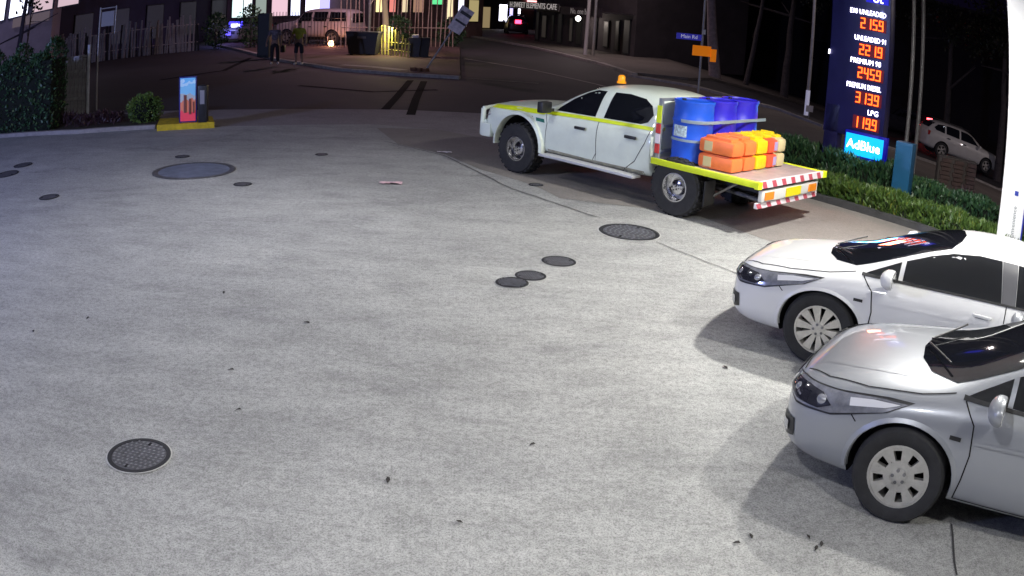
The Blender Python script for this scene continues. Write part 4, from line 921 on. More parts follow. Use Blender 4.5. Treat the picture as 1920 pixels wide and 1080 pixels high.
c = at(369, 243); c.y += .25; t = thing('rubbish_bin', 'slim black bin standing behind the advertising board', 'bin', (c.x+.06, c.y, .13), R(10))
boxo('case', (0, 0, .40), (.20, .22, .80), TRIM, t, bev=.02); boxo('label_panel', (0, -.115, .55), (.10, .008, .30), mat('bin_panel', (.3, .3, .34), .5), t)

# ------------------------------------------------------------------ price totem
tl, tr = at(1536, 325), at(1636, 350)
td = Vector((tr.x-tl.x, tr.y-tl.y, 0)); tw = td.length; ta = math.atan2(td.y, td.x)
print('totem', tl, tr, tw, ta)
TS = 1.0
T = thing('price_sign', 'tall navy fuel price sign with glowing red digits and cyan panel', 'sign', (tl.x, tl.y, 0), ta)
tw = max(tw, .9)
TH = 5.4
boxo('leg', (.14, .12, .7), (.30, .22, 1.4), NAVY, T, bev=.01)
boxo('leg', (tw-.10, .12, .4), (.20, .22, .8), NAVY, T, bev=.01)
boxo('cabinet', (tw/2+.02, .14, (.85+TH)/2), (tw+.12, .26, TH-.85), NAVY, T, bev=.015)
W1 = glow('lit_white', (.85, .80, 1), 6); LR = glow('led_red', (1, .085, .006), 5.5); LY = LR
DIG = {'0': 'abcdef', '1': 'bc', '2': 'abged', '3': 'abgcd', '4': 'fgbc', '5': 'afgcd', '6': 'afgedc', '7': 'abc', '8': 'abcdefg', '9': 'abfgcd'}
SEG = {'a': ((0, 1), (1, 1)), 'b': ((1, 1), (1, .5)), 'c': ((1, .5), (1, 0)), 'd': ((0, 0), (1, 0)), 'e': ((0, 0), (0, .5)), 'f': ((0, .5), (0, 1)), 'g': ((0, .5), (1, .5))}
SEGC = {}
for ch, ss in DIG.items():
    bm = bmesh.new()
    for s in ss:
        (x0, z0), (x1, z1) = SEG[s]; w_, h_ = .075, .185
        box(bm, ((x0+x1)/2*w_, 0, (z0+z1)/2*h_), (abs(x1-x0)*w_+.021, .012, abs(z1-z0)*h_+.021))
    mm = bpy.data.meshes.new('price_digit'); bm.to_mesh(mm); bm.free(); mm.materials.append(LR); SEGC[ch] = mm
PD = mat('price_panel', (.03, .006, .012), .5, emit=(1, .0, .02), es=.10)  # red glow round the digits is put into the panel as emission
rows = [('E10 UNLEADED', '215.9', 1.0), ('UNLEADED 91', '221.9', .9), ('PREMIUM 98', '245.9', .8), ('PREMIUM DIESEL', '313.9', 1.0), ('LPG', '119.9', .45)]
X0 = tw-.58; RB = .27
z = 2.93
zr = [3.07, 2.55, 2.10, 1.62, 1.15]
for (nm, pr_s, wd), z in zip(rows, zr):
    boxo('price_panel', (tw-.30, .004, z), (.58, .012, .25), PD, T)
    x = tw-.56
    for ch in pr_s:
        if ch == '.':
            boxo('decimal_point', (x-.020, -.008, z-.092), (.018, .012, .018), LR, T); continue
        o = bpy.data.objects.new('price_digit', SEGC[ch]); COL.objects.link(o); o.parent = T; o.location = (x, -.008, z-.092); x += .135
    text('fuel_name', nm, .14, W1, T, ({'LPG': tw-.17, 'UNLEADED 91': tw-.34}.get(nm, tw-.42), -.004, z+.215), (R(90), 0, 0), .003, sx={'E10 UNLEADED': .84, 'PREMIUM DIESEL': .74, 'UNLEADED 91': .80, 'PREMIUM 98': .9}.get(nm, 1))
BLG = glow('lit_blue', (.01, .01, .55), 1.2)
boxo('header_panel', (tw-.22, .002, 3.78), (.50, .016, .55), BLG, T); text('header_lettering', 'ot', .26, W1, T, (tw-.2, -.012, 3.60), (R(90), 0, 0), .003)
CY = glow('lit_cyan', (.0, .45, 1), 1.6)
boxo('panel_frame', (tw-.24, -.01, .72), (.92, .10, .50), mat('frame_blue', (.01, .01, .3), .4, emit=(0, 0, .5), es=.3), T, bev=.01)
boxo('cyan_panel', (tw-.26, -.064, .72), (.82, .012, .40), CY, T); text('panel_lettering', 'AdBlue', .25, W1, T, (tw-.27, -.076, .72), (R(90), 0, 0), .004)
boxo('side_emblem', (-.045, -.0, 2.4), (.006, .06, .09), W1, T)
for (lx, lz, e_, cc_) in ((tw/2, 2.0, 26, (1, .25, .12)), (tw-.25, .75, 14, (.1, .5, 1))):
    ld = bpy.data.lights.new('lamp', 'AREA'); ld.size = .5; ld.energy = e_; ld.color = cc_; lo = bpy.data.objects.new('lamp', ld); COL.objects.link(lo); lo.parent = T; lo.location = (lx, -.12, lz); lo.rotation_euler = (R(-90), 0, 0)
# teal cabinet with twin flag poles behind
cb = at(1690, 386); t = thing('cabinet', 'plain teal-blue upright cabinet in the hedge right of the price sign', 'cabinet', (cb.x, cb.y+.10, 0), ta+.05)
boxo('case', (0, 0, .55), (.33, .24, 1.10), TEAL, t, bev=.01); boxo('door', (0, -.124, .55), (.29, .01, 1.02), TEAL, t); boxo('plinth', (0, 0, .03), (.38, .28, .06), CONCD, t)
for i, (px, lab) in enumerate([(1692, 'pale tall pole, left of the pair behind the teal cabinet'), (1711, 'pale tall pole, right of the pair behind the teal cabinet')]):
    c = at(px, 330); tag(tubeo('flag_pole', (c.x, c.y, terrain(c.x)), (c.x, c.y, 4.6+1), .045, GALV), lab, 'pole', 'twin poles behind the teal cabinet')
# brick planter block beyond the bed
c0, c1 = at(1752, 372), at(1822, 395); c = (c0+c1)/2; ln = (c1-c0); t = thing('low_wall', 'brown curved brick planter with pale coping beyond the hedge', 'wall', (c.x, c.y, terrain(c.x)), math.atan2(ln.y, ln.x))
BW = ln.length
boxo('core', (0, .18, .42), (BW, .30, .84), mat('mortar', (.05, .04, .038), .9), t)
bmk = bmesh.new(); box(bmk, (0, 0, 0), (.205, .06, .07), bev=0); bmq = bpy.data.meshes.new('brick'); bmk.to_mesh(bmq); bmk.free(); bmq.materials.append(BRICK)
for row in range(9):
    nb = max(2, int(BW/.22))
    for k in range(nb):
        o = bpy.data.objects.new('brick', bmq); COL.objects.link(o); o.parent = t; o.location = (-BW/2+(k+.5)*BW/nb+(.0 if row % 2 else .03), .02+random.uniform(-.004, .004), .12+row*.082)
boxo('coping', (0, .10, .05), (BW+.1, .35, .08), CONCK, t); 

# ------------------------------------------------------------------ poles and signs in the street
c = at(1511, 216); t = thing('street_pole', 'tall pale street pole with a white lower sleeve, left of the price sign', 'pole', (c.x, c.y, terrain(c.x)))
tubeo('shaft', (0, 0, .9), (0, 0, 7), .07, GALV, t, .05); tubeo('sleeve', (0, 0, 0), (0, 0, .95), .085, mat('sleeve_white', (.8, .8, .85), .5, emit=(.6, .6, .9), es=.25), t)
c = at(1097, 106); t = thing('street_pole', 'pale lamp post in front of the dark shop awnings', 'pole', (c.x, c.y, .1)); tubeo('shaft', (0, 0, 0), (.12, 0, 8), .11, mat('pole_far', (.5, .47, .47), .5), t, .08)
c = at(1308, 186); t = thing('street_name_sign', 'thin signpost with a blue street name blade and an orange sign below', 'sign', (c.x, c.y, 0))
tubeo('pole', (0, 0, 0), (0, 0, 4.2), .04, GALV, t)
BLS = mat('blade_blue', (.02, .02, .35), .5, emit=(.05, .05, .5), es=.3)
o = boxo('name_blade', (-.45, 0, 2.05), (.85, .03, .20), BLS, t); text('lettering', 'Main Rd', .17, mat('sign_white', (.8, .8, .85), .5, emit=(.8, .8, 1), es=.3), t, (-.45, -.02, 2.05), (R(90), 0, 0), .003)
ORS = mat('sign_orange', (.85, .22, .01), .5, emit=(1, .25, 0), es=.35)
o = boxo('orange_sign', (0, -.03, 1.62), (.62, .03, .34), ORS, t); o = boxo('orange_sign', (.40, -.03, 1.50), (.2, .03, .42), ORS, t); boxo('pole_cap', (.03, 0, 2.25), (.1, .1, .16), mat('cap_white', (.7, .7, .7), .5), t)
# knocked-over sign on the corner
c = at(797, 138); t = thing('leaning_sign', 'bent signpost leaning hard to the right with a battered plate', 'sign', (c.x, c.y, .1)); t.rotation_euler = (0, R(31), 0)
tubeo('pole', (0, 0, 0), (0, 0, 2.0), .035, GALV, t); boxo('plate', (.06, -.03, 2.28), (.52, .02, 1.0), mat('sign_back', (.6, .54, .56), .5, .3, noise=.4, nscale=5), t); boxo('plate_band', (.10, -.045, 2.55), (.45, .008, .12), TRIM, t); boxo('plate_band', (.10, -.045, 2.2), (.45, .008, .08), TRIM, t)
t2 = thing('concrete_rubble', 'small broken lump of footpath at the foot of the leaning sign', 'rubble', (c.x-.2, c.y-.1, .1))
[boxo('lump', (random.uniform(-.3, .3), random.uniform(-.2, .2), .05), (random.uniform(.1, .25), random.uniform(.1, .2), .12), mat('rubble', (.16, .08, .05), .9), t2, rot=Matrix.Rotation(random.uniform(0, .6), 3, 'Z')) for _ in range(6)]

# ------------------------------------------------------------------ people on the far corner
SKIN = mat('skin', (.28, .17, .13), .6)
def skin_mesh(name, verts, edges, rad, m, parent, root=0, sub=1):
    me = bpy.data.meshes.new(name); me.from_pydata(verts, edges, []); o = bpy.data.objects.new(name, me); COL.objects.link(o)
    md = o.modifiers.new('k', 'SKIN'); sv = me.skin_vertices[0].data
    for i, r_ in enumerate(rad): sv[i].radius = (r_, r_) if not isinstance(r_, tuple) else r_
    sv[root].use_root = True
    s_ = o.modifiers.new('s', 'SUBSURF'); s_.levels = sub; s_.render_levels = sub
    dg = bpy.context.evaluated_depsgraph_get(); m2 = bpy.data.meshes.new_from_object(o.evaluated_get(dg)); bpy.data.objects.remove(o)
    m2.name = name; m2.materials.clear(); m2.materials.append(m)
    for p in m2.polygons: p.use_smooth = True
    q = bpy.data.objects.new(name, m2); COL.objects.link(q); q.parent = parent; return q
def person(label, loc, rz, h, top, bottom, shoes, armout, hair, shorts=False, hold=None):
    t = thing('person', label, 'person', loc, rz); k = h/1.75; t.scale = (k, k, k)
    V = [(0, 0, .95), (0, 0, 1.15), (0, 0, 1.38), (0, .01, 1.50), (0, -.01, 1.62)]; E = [(0, 1), (1, 2), (2, 3), (3, 4)]; Rr = [(.15, .11), (.14, .10), (.16, .10), .055, (.08, .095)]
    V += [(0, -.01, 1.70)]; E += [(4, 5)]; Rr += [(.075, .085)]
    for s in (1, -1):
        i = len(V); a_ = armout[0 if s > 0 else 1]
        V += [(s*.19, 0, 1.41), (s*(.24+a_*.5), -.03, 1.15), (s*(.25+a_), -.14, .94), (s*(.25+a_), -.19, .86)]; E += [(2, i), (i, i+1), (i+1, i+2), (i+2, i+3)]; Rr += [.06, .045, .034, (.04, .025)]
        j = i+3
        for f in range(4):                # four fingers and a thumb
            q = len(V); fx = s*(.25+a_)+(f-1.5)*.018; V += [(fx, -.215, .80), (fx, -.205, .76-.005*(f in (1, 2)))]; E += [(j, q), (q, q+1)]; Rr += [.010, .008]
        q = len(V); V += [(s*(.25+a_)-s*.04, -.22, .84), (s*(.25+a_)-s*.045, -.235, .80)]; E += [(j, q), (q, q+1)]; Rr += [.012, .009]
        i = len(V); V += [(s*.10, 0, .88), (s*.12, -.02, .50), (s*.13, .02, .10), (s*.14, -.10, .04), (s*.145, -.17, .035)]; E += [(0, i), (i, i+1), (i+1, i+2), (i+2, i+3), (i+3, i+4)]; Rr += [.095, .062, .042, (.04, .035), .03]
    skin_mesh('body', V, E, Rr, SKIN, t)
    # shirt
    V = [(0, 0, .92), (0, 0, 1.15), (0, 0, 1.38), (0, 0, 1.45)]; E = [(0, 1), (1, 2), (2, 3)]; Rr = [(.17, .13), (.16, .125), (.18, .12), .09]
    for s in (1, -1):
        i = len(V); a_ = armout[0 if s > 0 else 1]; V += [(s*.195, 0, 1.41), (s*(.235+a_*.4), -.02, 1.2)]; E += [(2, i), (i, i+1)]; Rr += [.078, .068]
    skin_mesh('shirt', V, E, Rr, top, t)
    V = [(0, 0, .97), (0, 0, .90)]; E = [(0, 1)]; Rr = [(.17, .13), (.165, .13)]
    for s in (1, -1):
        i = len(V); lo_ = .45 if shorts else .10; V += [(s*.105, 0, .84), (s*.12, -.015, .52), (s*.13, .015, lo_)]; E += [(1, i), (i, i+1), (i+1, i+2)]; Rr += [.115, .088, .075 if not shorts else .09]
    skin_mesh('trousers', V, E, Rr, bottom, t)
    for s in (1, -1): skin_mesh('shoe', [(s*.13, .05, .055), (s*.14, -.08, .05), (s*.145, -.19, .04)], [(0, 1), (1, 2)], [.055, .055, .04], shoes, t)
    skin_mesh('hair', [(0, .02, 1.63), (0, .015, 1.74), (0, -.02, 1.765)], [(0, 1), (1, 2)], [(.075, .07), (.085, .09), (.07, .07)], hair, t)
    for s in (1, -1):
        bm = bmesh.new(); bmesh.ops.create_icosphere(bm, subdivisions=1, radius=.011); bmesh.ops.translate(bm, vec=(s*.03, -.105, 1.665), verts=bm.verts); bm_obj('eye', bm, mat('eye', (.5, .5, .5), .3), t)
    bm = bmesh.new(); tube(bm, (0, -.095, 1.66), (0, -.125, 1.625), .008, .016, 8); bm_obj('nose', bm, SKIN, t)
    bm = bmesh.new(); box(bm, (0, -.10, 1.595), (.045, .01, .008)); bm_obj('mouth', bm, mat('lip', (.25, .08, .07), .5), t)
    return t
c = at(515, 125); p1 = person('person in a grey patterned top and dark trousers standing on the far corner', (c.x, c.y, .1), R(10), 1.66, mat('top_grey', (.16, .14, .18), .8, noise=.7, nscale=14), mat('trousers_dark', (.018, .014, .022), .8), mat('shoe_pale', (.75, .72, .72), .6), (.02, .10), mat('hair_dark', (.02, .015, .015), .8))
c = at(560, 126); p2 = person('person in a yellow high-visibility top and dark shorts with pale shoes', (c.x, c.y, .1), R(-6), 1.74, mat('top_hivis', (.34, .36, .04), .8, noise=.3, nscale=9), mat('shorts_dark', (.02, .02, .03), .8), mat('shoe_pale', (.75, .72, .72), .6), (.10, .12), mat('hair_dark', (.02, .015, .015), .8), shorts=True)
c = at(537, 100); t = thing('bag', 'dark carry bag held low by the person in the grey top', 'bag', (c.x-.2, c.y-6.9+.0, .75)); bpy.data.objects.remove(t)
c = at(536, 122); t = thing('bag', 'small dark bag in the hand of the person in grey', 'bag', (c.x-.10, c.y-.15, .58+.1)); boxo('sack', (0, 0, 0), (.20, .14, .30), TRIM, t, bev=.03); tubeo('handle', (-.05, 0, .15), (.05, 0, .15), .012, TRIM, t)

# ------------------------------------------------------------------ far corner furniture
c = at(682, 106); t = thing('waste_skip', 'large dark wheeled waste bin on the far corner', 'bin', (c.x, c.y, .0), R(-4))
bm = bmesh.new(); vs_ = box(bm, (0, 0, .62), (1.35, .9, .95)); [setattr(v.co, 'x', v.co.x*(1.12 if v.co.z > .6 else .92)) for v in bm.verts]; bm_obj('tub', bm, mat('skip_dark', (.02, .022, .03), .5), t)
boxo('lid', (0, 0, 1.14), (1.58, .98, .09), mat('skip_lid', (.03, .03, .04), .5), t, bev=.02); boxo('maker_plate', (0, -.50, .92), (.42, .01, .10), mat('plate_grey', (.14, .14, .15), .6), t)
for s in (1, -1): tubeo('castor', (s*.5, -.35, .08), (s*.5, -.29, .08), .08, RUB, t)
for i, px in enumerate((778, 793)):
    c = at(px, 110); t = thing('wheelie_bin', ['dark wheelie bin with white rubbish on top, beside the yellow fence', 'dark wheelie bin close to the leaning sign'][i], 'bin', (c.x, c.y, .0), R(10*i), 'wheelie bins on the far corner')
    bm = bmesh.new(); box(bm, (0, 0, .5), (.5, .6, .85)); [setattr(v.co, 'x', v.co.x*(1.1 if v.co.z > .5 else .85)) for v in bm.verts]; bm_obj('tub', bm, mat('skip_dark', (.02, .022, .03), .5), t)
    boxo('lid', (0, 0, .95), (.58, .7, .06), mat('skip_lid', (.03, .03, .04), .5), t, bev=.02); tubeo('castor', (-.2, .3, .1), (.2, .3, .1), .1, RUB, t)
    if i == 0: boxo('rubbish', (0, -.1, 1.04), (.3, .3, .14), mat('rubbish_white', (.75, .72, .8), .6), t, bev=.04)
# picket fence, the yellow light on it put into its colour
c0, c1 = at(702, 104), at(768, 112); fd_ = c1-c0; t = thing('picket_fence', 'yellow-lit picket fence between the big bin and the wheelie bins', 'fence', (0, 0, .1)); n = 11; YF = mat('picket_lit_yellow', (.62, .60, .16), .7, noise=.3, nscale=5)
hgs = [1.25, 1.32, 1.38, 1.38, 1.34, 1.3, 1.22, 1.12, 1.0, .86, .7]
for k in range(n):
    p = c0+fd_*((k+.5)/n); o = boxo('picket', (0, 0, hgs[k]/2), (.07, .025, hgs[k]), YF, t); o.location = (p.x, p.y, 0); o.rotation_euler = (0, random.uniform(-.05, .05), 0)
for z in (.25, .6):
    bm = bmesh.new(); tube(bm, c0+Vector((0, .04, z)), c1+Vector((0, .04, z)), .025, n=6); bm_obj('rail', bm, YF, t)
yl = thing('ground_lamp', 'small warm lamp low behind the yellow picket fence', 'lamp', ((c0.x+c1.x)/2, c0.y-1.2, .5)); boxo('lamp_head', (0, 0, 0), (.12, .12, .12), TRIM, yl)
ld = bpy.data.lights.new('lamp', 'POINT'); ld.energy = 200; ld.color = (1, .82, .42); ld.shadow_soft_size = .1; lo = bpy.data.objects.new('lamp', ld); COL.objects.link(lo); lo.parent = yl; lo.location = (0, -.2, 1.1)
# dark palisade fence along the corner
c0, c1 = at(500, 108), at(665, 92); 
t = thing('palisade_fence', 'black spiked palisade fence in front of the white wagon', 'fence', (0, 0, 0)); f0, f1 = at(506, 88), at(645, 92)
for k in range(24):
    p = f0.lerp(f1, k/23); o = boxo('picket', (0, 0, .95), (.03, .02, 1.9), TRIM, t); o.location = (p.x, p.y, .1)
for z in (.35, 1.65):
    bm = bmesh.new(); tube(bm, f0+Vector((0, .03, z)), f1+Vector((0, .03, z)), .025, n=6); bm_obj('rail', bm, TRIM, t)
# dark utility box / shelter left of the people
c = at(492, 112); t = thing('utility_cabinet', 'tall dark green utility cabinet just left of the person in grey', 'cabinet', (c.x, c.y+.3, .1)); boxo('case', (0, 0, 1.0), (.55, .5, 2.0), mat('cabinet_dark', (.012, .02, .024), .5), t, bev=.02); boxo('door', (0, -.255, 1.0), (.46, .01, 1.8), mat('cabinet_dark2', (.02, .028, .032), .5), t)
c = at(628, 88); t = thing('spot_lamp', 'small warm ground light glowing near the wagon wheel', 'lamp', (c.x, c.y-1.0, .25)); bm = bmesh.new(); bmesh.ops.create_icosphere(bm, subdivisions=2, radius=.17); bm_obj('bulb', bm, glow('warm_bulb', (1, .5, .22), 12), t, smooth=True); boxo('mount', (0, 0, -.2), (.2, .2, .1), TRIM, t)
ld = bpy.data.lights.new('lamp', 'POINT'); ld.energy = 45; ld.color = (1, .4, .25); ld.shadow_soft_size = .15; lo = bpy.data.objects.new('lamp', ld); COL.objects.link(lo); lo.parent = t; lo.location = (0, -.4, .3)

# ------------------------------------------------------------------ buildings
def facade(name, label, p0, p1, h, m, depth=8):
    """a building whose front runs from p0 to p1 on the ground; local x along the front, -y towards the street"""
    d = Vector((p1[0]-p0[0], p1[1]-p0[1], 0)); L_ = d.length; t = thing(name, label, 'building', (p0[0], p0[1], 0), math.atan2(d.y, d.x))
    boxo('wall', (L_/2, depth/2+.05, h/2-.3), (L_, depth, h+.6), m, t); boxo('roof', (L_/2, depth/2, h+.1), (L_+.4, depth+.4, .2), mat('roof_dark', (.04, .04, .045), .8), t); return t, L_
def window(t, x, z, w, h, m, frame=None):
    f = boxo('window', (x, .0, z), (w+.12, .10, h+.12), frame or TRIM, t); boxo('pane', (x, -.055, z), (w, .012, h), m, f)
# bright shop at far left
pA, pB = far(-200, 47), far(96, 44); pB2 = far(100, 43.5)
t, L_ = facade('shop_building', 'pale building with bright white shop windows at top left', (pA.x, pA.y), (pB.x, pB.y), 6, mat('render_lilac', (.42, .36, .42), .8, noise=.15, nscale=2))
WW = glow('window_white', (.78, .80, 1), 2.2); WP = glow('window_pink', (.75, .55, .62), .9)
for k in range(9): window(t, 1.0+k*1.6, 4.75, 1.25, 2.6, WW if k < 7 else WP)
boxo('shop_sign', (L_-1.4, -.1, 3.1), (2.4, .1, .5), glow('sign_pinkish', (.8, .6, .7), .12), t)
# long dark building behind the red-white banner area
pC, pD = far(104, 50), far(420, 62)
t, L_ = facade('shop_building', 'long dark navy building behind the left street corner', (pC.x, pC.y), (pD.x, pD.y), 7, mat('render_navy', (.045, .04, .07), .8, noise=.2, nscale=1))
for k in range(10): window(t, 1.5+k*2.3, 4.6, .9, 1.3, glow('window_dim', (.3, .28, .5), .05))
for k in range(5): window(t, L_*.15+k*3.4, 1.7, 1.6, 2.2, glow('window_dim2', (.32, .30, .42), .05))
pE, pF = far(425, 62), far(690, 66)
t, L_ = facade('shop_building', 'building with violet and white lit windows behind the wagon', (pE.x, pE.y), (pF.x, pF.y), 7, mat('render_mauve', (.14, .10, .13), .8, noise=.2, nscale=1))
for k, (cx, w_, cn, e_) in enumerate([(.04, .8, (.7, .9, .9), 1.5), (.11, .6, (.8, .95, 1), 2), (.20, .8, (.5, .6, .55), .6), (.33, 1.2, (.9, .6, .7), 1.0), (.44, .7, (.7, .72, 1), 2.2), (.56, 1.1, (.8, .75, 1), 2.2), (.68, 1.6, (.45, .42, 1), 1.6), (.80, 1.4, (.3, .25, .9), 1.0), (.93, .7, (.9, .5, .25), .7)]):
    window(t, L_*cx+.3, 2.6, w_, 2.2, glow('window_v%d' % k, cn, e_))
pG, pH = far(692, 60), far(905, 66)
t, L_ = facade('shop_building', 'brown shop with warm, green and yellow lit windows behind the leaning sign', (pG.x, pG.y), (pH.x, pH.y), 7, mat('render_brown', (.16, .10, .09), .85, noise=.3, nscale=1))
for k, (cx, w_, z_, h_, cn, e_) in enumerate([(.07, .5, 2.8, 2.0, (1, .75, .35), 1.6), (.18, .5, 2.9, 2.2, (1, .3, .25), .9), (.28, .5, 2.8, 2.0, (1, .8, .5), .9), (.40, .9, 2.6, 1.6, (.8, .45, .3), .45), (.56, .9, 3.0, 1.2, (.15, .9, .35), 1.0), (.68, .5, 2.4, 2.2, (1, .85, .5), 1.1), (.78, .5, 2.6, 1.8, (.85, .8, 1), 1.6), (.90, .9, 2.0, 1.6, (.8, .65, .3), .5)]):
    window(t, L_*cx, z_, w_, h_, glow('window_w%d' % k, cn, e_))
pI, pJ = far(872, 82), far(1000, 88)
t, L_ = facade('shop_building', 'small far shop with yellow doors and a white lit window', (pI.x, pI.y), (pJ.x, pJ.y), 7, mat('render_dim', (.07, .05, .055), .85))
window(t, L_*.10, 1.35, 1.6, 2.3, glow('door_yellow', (.7, .55, .22), .55)); window(t, L_*.26, 1.2, 1.3, 2.0, glow('door_yellow2', (.65, .48, .25), .4)); window(t, L_*.52, 1.7, 1.0, 1.6, glow('window_bright', (.82, .80, 1), 4)); window(t, L_*.64, 1.8, .4, 1.3, glow('window_bright2', (.5, .45, 1), 2)); window(t, L_*.76, 2.1, .3, .9, glow('window_bright', (.82, .80, 1), 4))
boxo('neon_sign', (L_*.95, -.2, 2.9), (1.6, .1, .35), glow('neon_red', (1, .35, .35), 3), t)
# dark shops with lettered awnings
pK, pL = at(1002, 70), at(1185, 96)
pK = Vector((1.0, 66, 0)); q_ = ray(1002, 60); pK = Vector((q_.x, q_.y, 0)).normalized()*62; q_ = ray(1190, 60); pL = Vector((q_.x, q_.y, 0)).normalized()*50
t, L_ = facade('shop_building', 'dark shop row with white lettering along its awnings', (pK.x, pK.y), (pL.x, pL.y), 8, mat('render_black', (.035, .028, .032), .85, noise=.3, nscale=1))
for a0, a1, zz in ((.0, .58, 2.6), (.60, .98, 2.45)):
    w_ = (a1-a0)*L_; boxo('awning', ((a0+a1)/2*L_, -1.0, zz+.05), (w_, 2.0, .08), mat('awning_dark', (.03, .025, .03), .7), t); boxo('awning_fascia', ((a0+a1)/2*L_, -2.03, zz), (w_, .06, .5), mat('fascia_black', (.02, .012, .02), .6), t)
LT = mat('letter_dim', (.6, .55, .5), .6, emit=(.8, .75, .72), es=.35)
def fit_w(o, w): o.scale.x = w/max(.01, o.dimensions.x/o.scale.x if o.dimensions.x else 1)
tx = text('lettering', 'H SWEET ELEMENTS CAFE', .52, LT, t, (L_*.29, -2.07, 2.6), (R(90), 0, 0), .01); xs_ = [v.co.x for v in tx.data.vertices]; tx.scale.x = L_*.54/(max(xs_)-min(xs_))
text('lettering', 'No. one bar', .50, mat('letter_dimmer', (.4, .37, .35), .6, emit=(.8, .75, .72), es=.10), t, (L_*.79, -2.07, 2.45), (R(90), 0, 0), .01)
for k, cx in enumerate((.04, .12, .22, .30, .42, .50, .66, .76, .86, .94)): window(t, L_*cx, 1.2, (.35, .6, .28, .5)[k % 4], (1.9, 1.5, 1.7)[k % 3], glow('shopglass_%d' % (k % 3), [(.30, .26, .30), (.42, .34, .30), (.2, .2, .24)][k % 3], [.01, .05, .0][k % 3]), mat('frame_near_black', (.01, .01, .012), .8))
boxo('upper_panel', (L_*.38, -.3, 4.2), (L_*.30, .1, 1.9), mat('upper_cream', (.30, .27, .20), .8, emit=(.3, .27, .2), es=.12), t)
lp_ = Vector((pK.x, pK.y, 0)).lerp(Vector((pL.x, pL.y, 0)), .46); g = thing('globe_lamp', 'small round white lamp lit under the shop awning', 'lamp', (lp_.x, lp_.y-2.4, 2.0)); bm = bmesh.new(); bmesh.ops.create_icosphere(bm, subdivisions=2, radius=.17); bm_obj('globe', bm, glow('globe', (1, .93, .85), 9), g, smooth=True); tubeo('hanger', (0, 0, .15), (0, 0, .6), .015, TRIM, g)
ld = bpy.data.lights.new('lamp', 'POINT'); ld.energy = 60; ld.color = (1, .85, .75); ld.shadow_soft_size = .17; lo = bpy.data.objects.new('lamp', ld); COL.objects.link(lo); lo.parent = g; lo.location = (0, -.3, -.1)
# dark building mass at right, beyond the main road
pM, pN = far(1200, 70), far(1700, 60)
t, L_ = facade('dark_building', 'unlit dark building beyond the main road on the right', (pM.x, pM.y), (pN.x, pN.y), 9, mat('render_night', (.010, .008, .014), .9)); t.location.z = -2.6
for k in range(6): window(t, 2+k*4.5, 4.0, 1.4, 1.4, mat('unlit_pane', (.01, .01, .02), .15))
pM, pN = far(1700, 60), far(2300, 52)
t, L_ = facade('dark_building', 'unlit dark building behind the white SUV', (pM.x, pM.y), (pN.x, pN.y), 9, mat('render_night', (.010, .008, .014), .9)); t.location.z = -2.6
# arched rail by the far verge
c = at(1478, 170); t = thing('hoop_rail', 'grey bent hoop rail beside the road left of the street pole', 'rail', (c.x, c.y, terrain(c.x)), R(20)); bm = bmesh.new()
for a, b_ in (((.0, 0, 0), (0, 0, 1.0)), ((0, 0, 1.0), (-.25, 0, 1.2)), ((-.25, 0, 1.2), (-1.6, 0, 1.35))): tube(bm, a, b_, .05, n=8)
bm_obj('bar', bm, mat('rail_grey', (.25, .23, .25), .6), t, smooth=True)
c = at(1541, 185); t = thing('signal_light', 'tiny red signal light on a low post left of the price sign', 'lamp', (c.x+5, c.y+9, terrain(c.x+5))); q_ = ray(1541, 163); k_ = (c.y+9)/q_.y; hz = CAMH+q_.z*k_-t.location.z; t.location.x = q_.x*k_
tubeo('post', (0, .1, 0), (0, .1, hz), .04, TRIM, t); boxo('lens', (0, 0, hz), (.16, .05, .16), glow('signal_red', (1, .1, .12), 4), t)
c = at(1521, 225); t = thing('small_sign', 'small pale rectangular sign beside the foot of the street pole', 'sign', (c.x, c.y+.3, terrain(c.x))); boxo('plate', (0, 0, .35), (.26, .03, .22), mat('plate_dim', (.55, .5, .48), .6), t); tubeo('post', (0, .03, 0), (0, .03, .3), .02, GALV, t)
f0, f1 = far(640, 47), far(850, 49); t = thing('railing', 'tall pale railings in front of the lit brown shop', 'railing', (0, 0, 0)); RL = mat('railing_warm', (.42, .32, .26), .7, noise=.4, nscale=3)
for k in range(26):
    p = f0.lerp(f1, k/25); o = boxo('baluster', (0, 0, 1.5), (.05, .04, 3.0), RL, t); o.location = (p.x, p.y, 0); o.rotation_euler = (0, random.uniform(-.03, .03), 0)
bm = bmesh.new(); tube(bm, f0+Vector((0, 0, 1.15)), f1+Vector((0, 0, 1.15)), .03, n=6); bm_obj('rail', bm, RL, t)
for px, dd, hh, nm_ in ((405, 50, 1.9, 'leafy bush in front of the lit windows, left of the grey car'), (470, 48, 2.3, 'leafy bush standing between the grey car and the utility cabinet'), (845, 50, 1.6, 'dark bush behind the leaning sign plate'), (745, 46.5, 1.7, 'dark bush behind the yellow picket fence')):
    c = far(px, dd); t = thing('bush', nm_, 'bush', (c.x, c.y, 0)); bm = bmesh.new()
    for _ in range(700):
        d_ = rnd_dir(.2); leaf(bm, Vector((d_.x*.9*random.random()**.4, d_.y*.5, hh*.55+d_.z*hh*.5)), rnd_dir(), random.uniform(.12, .24), .10)
    stuff(bm_obj('foliage', bm, LF_D, t)); tubeo('stem', (0, 0, 0), (0, 0, hh*.6), .05, BARK, t)
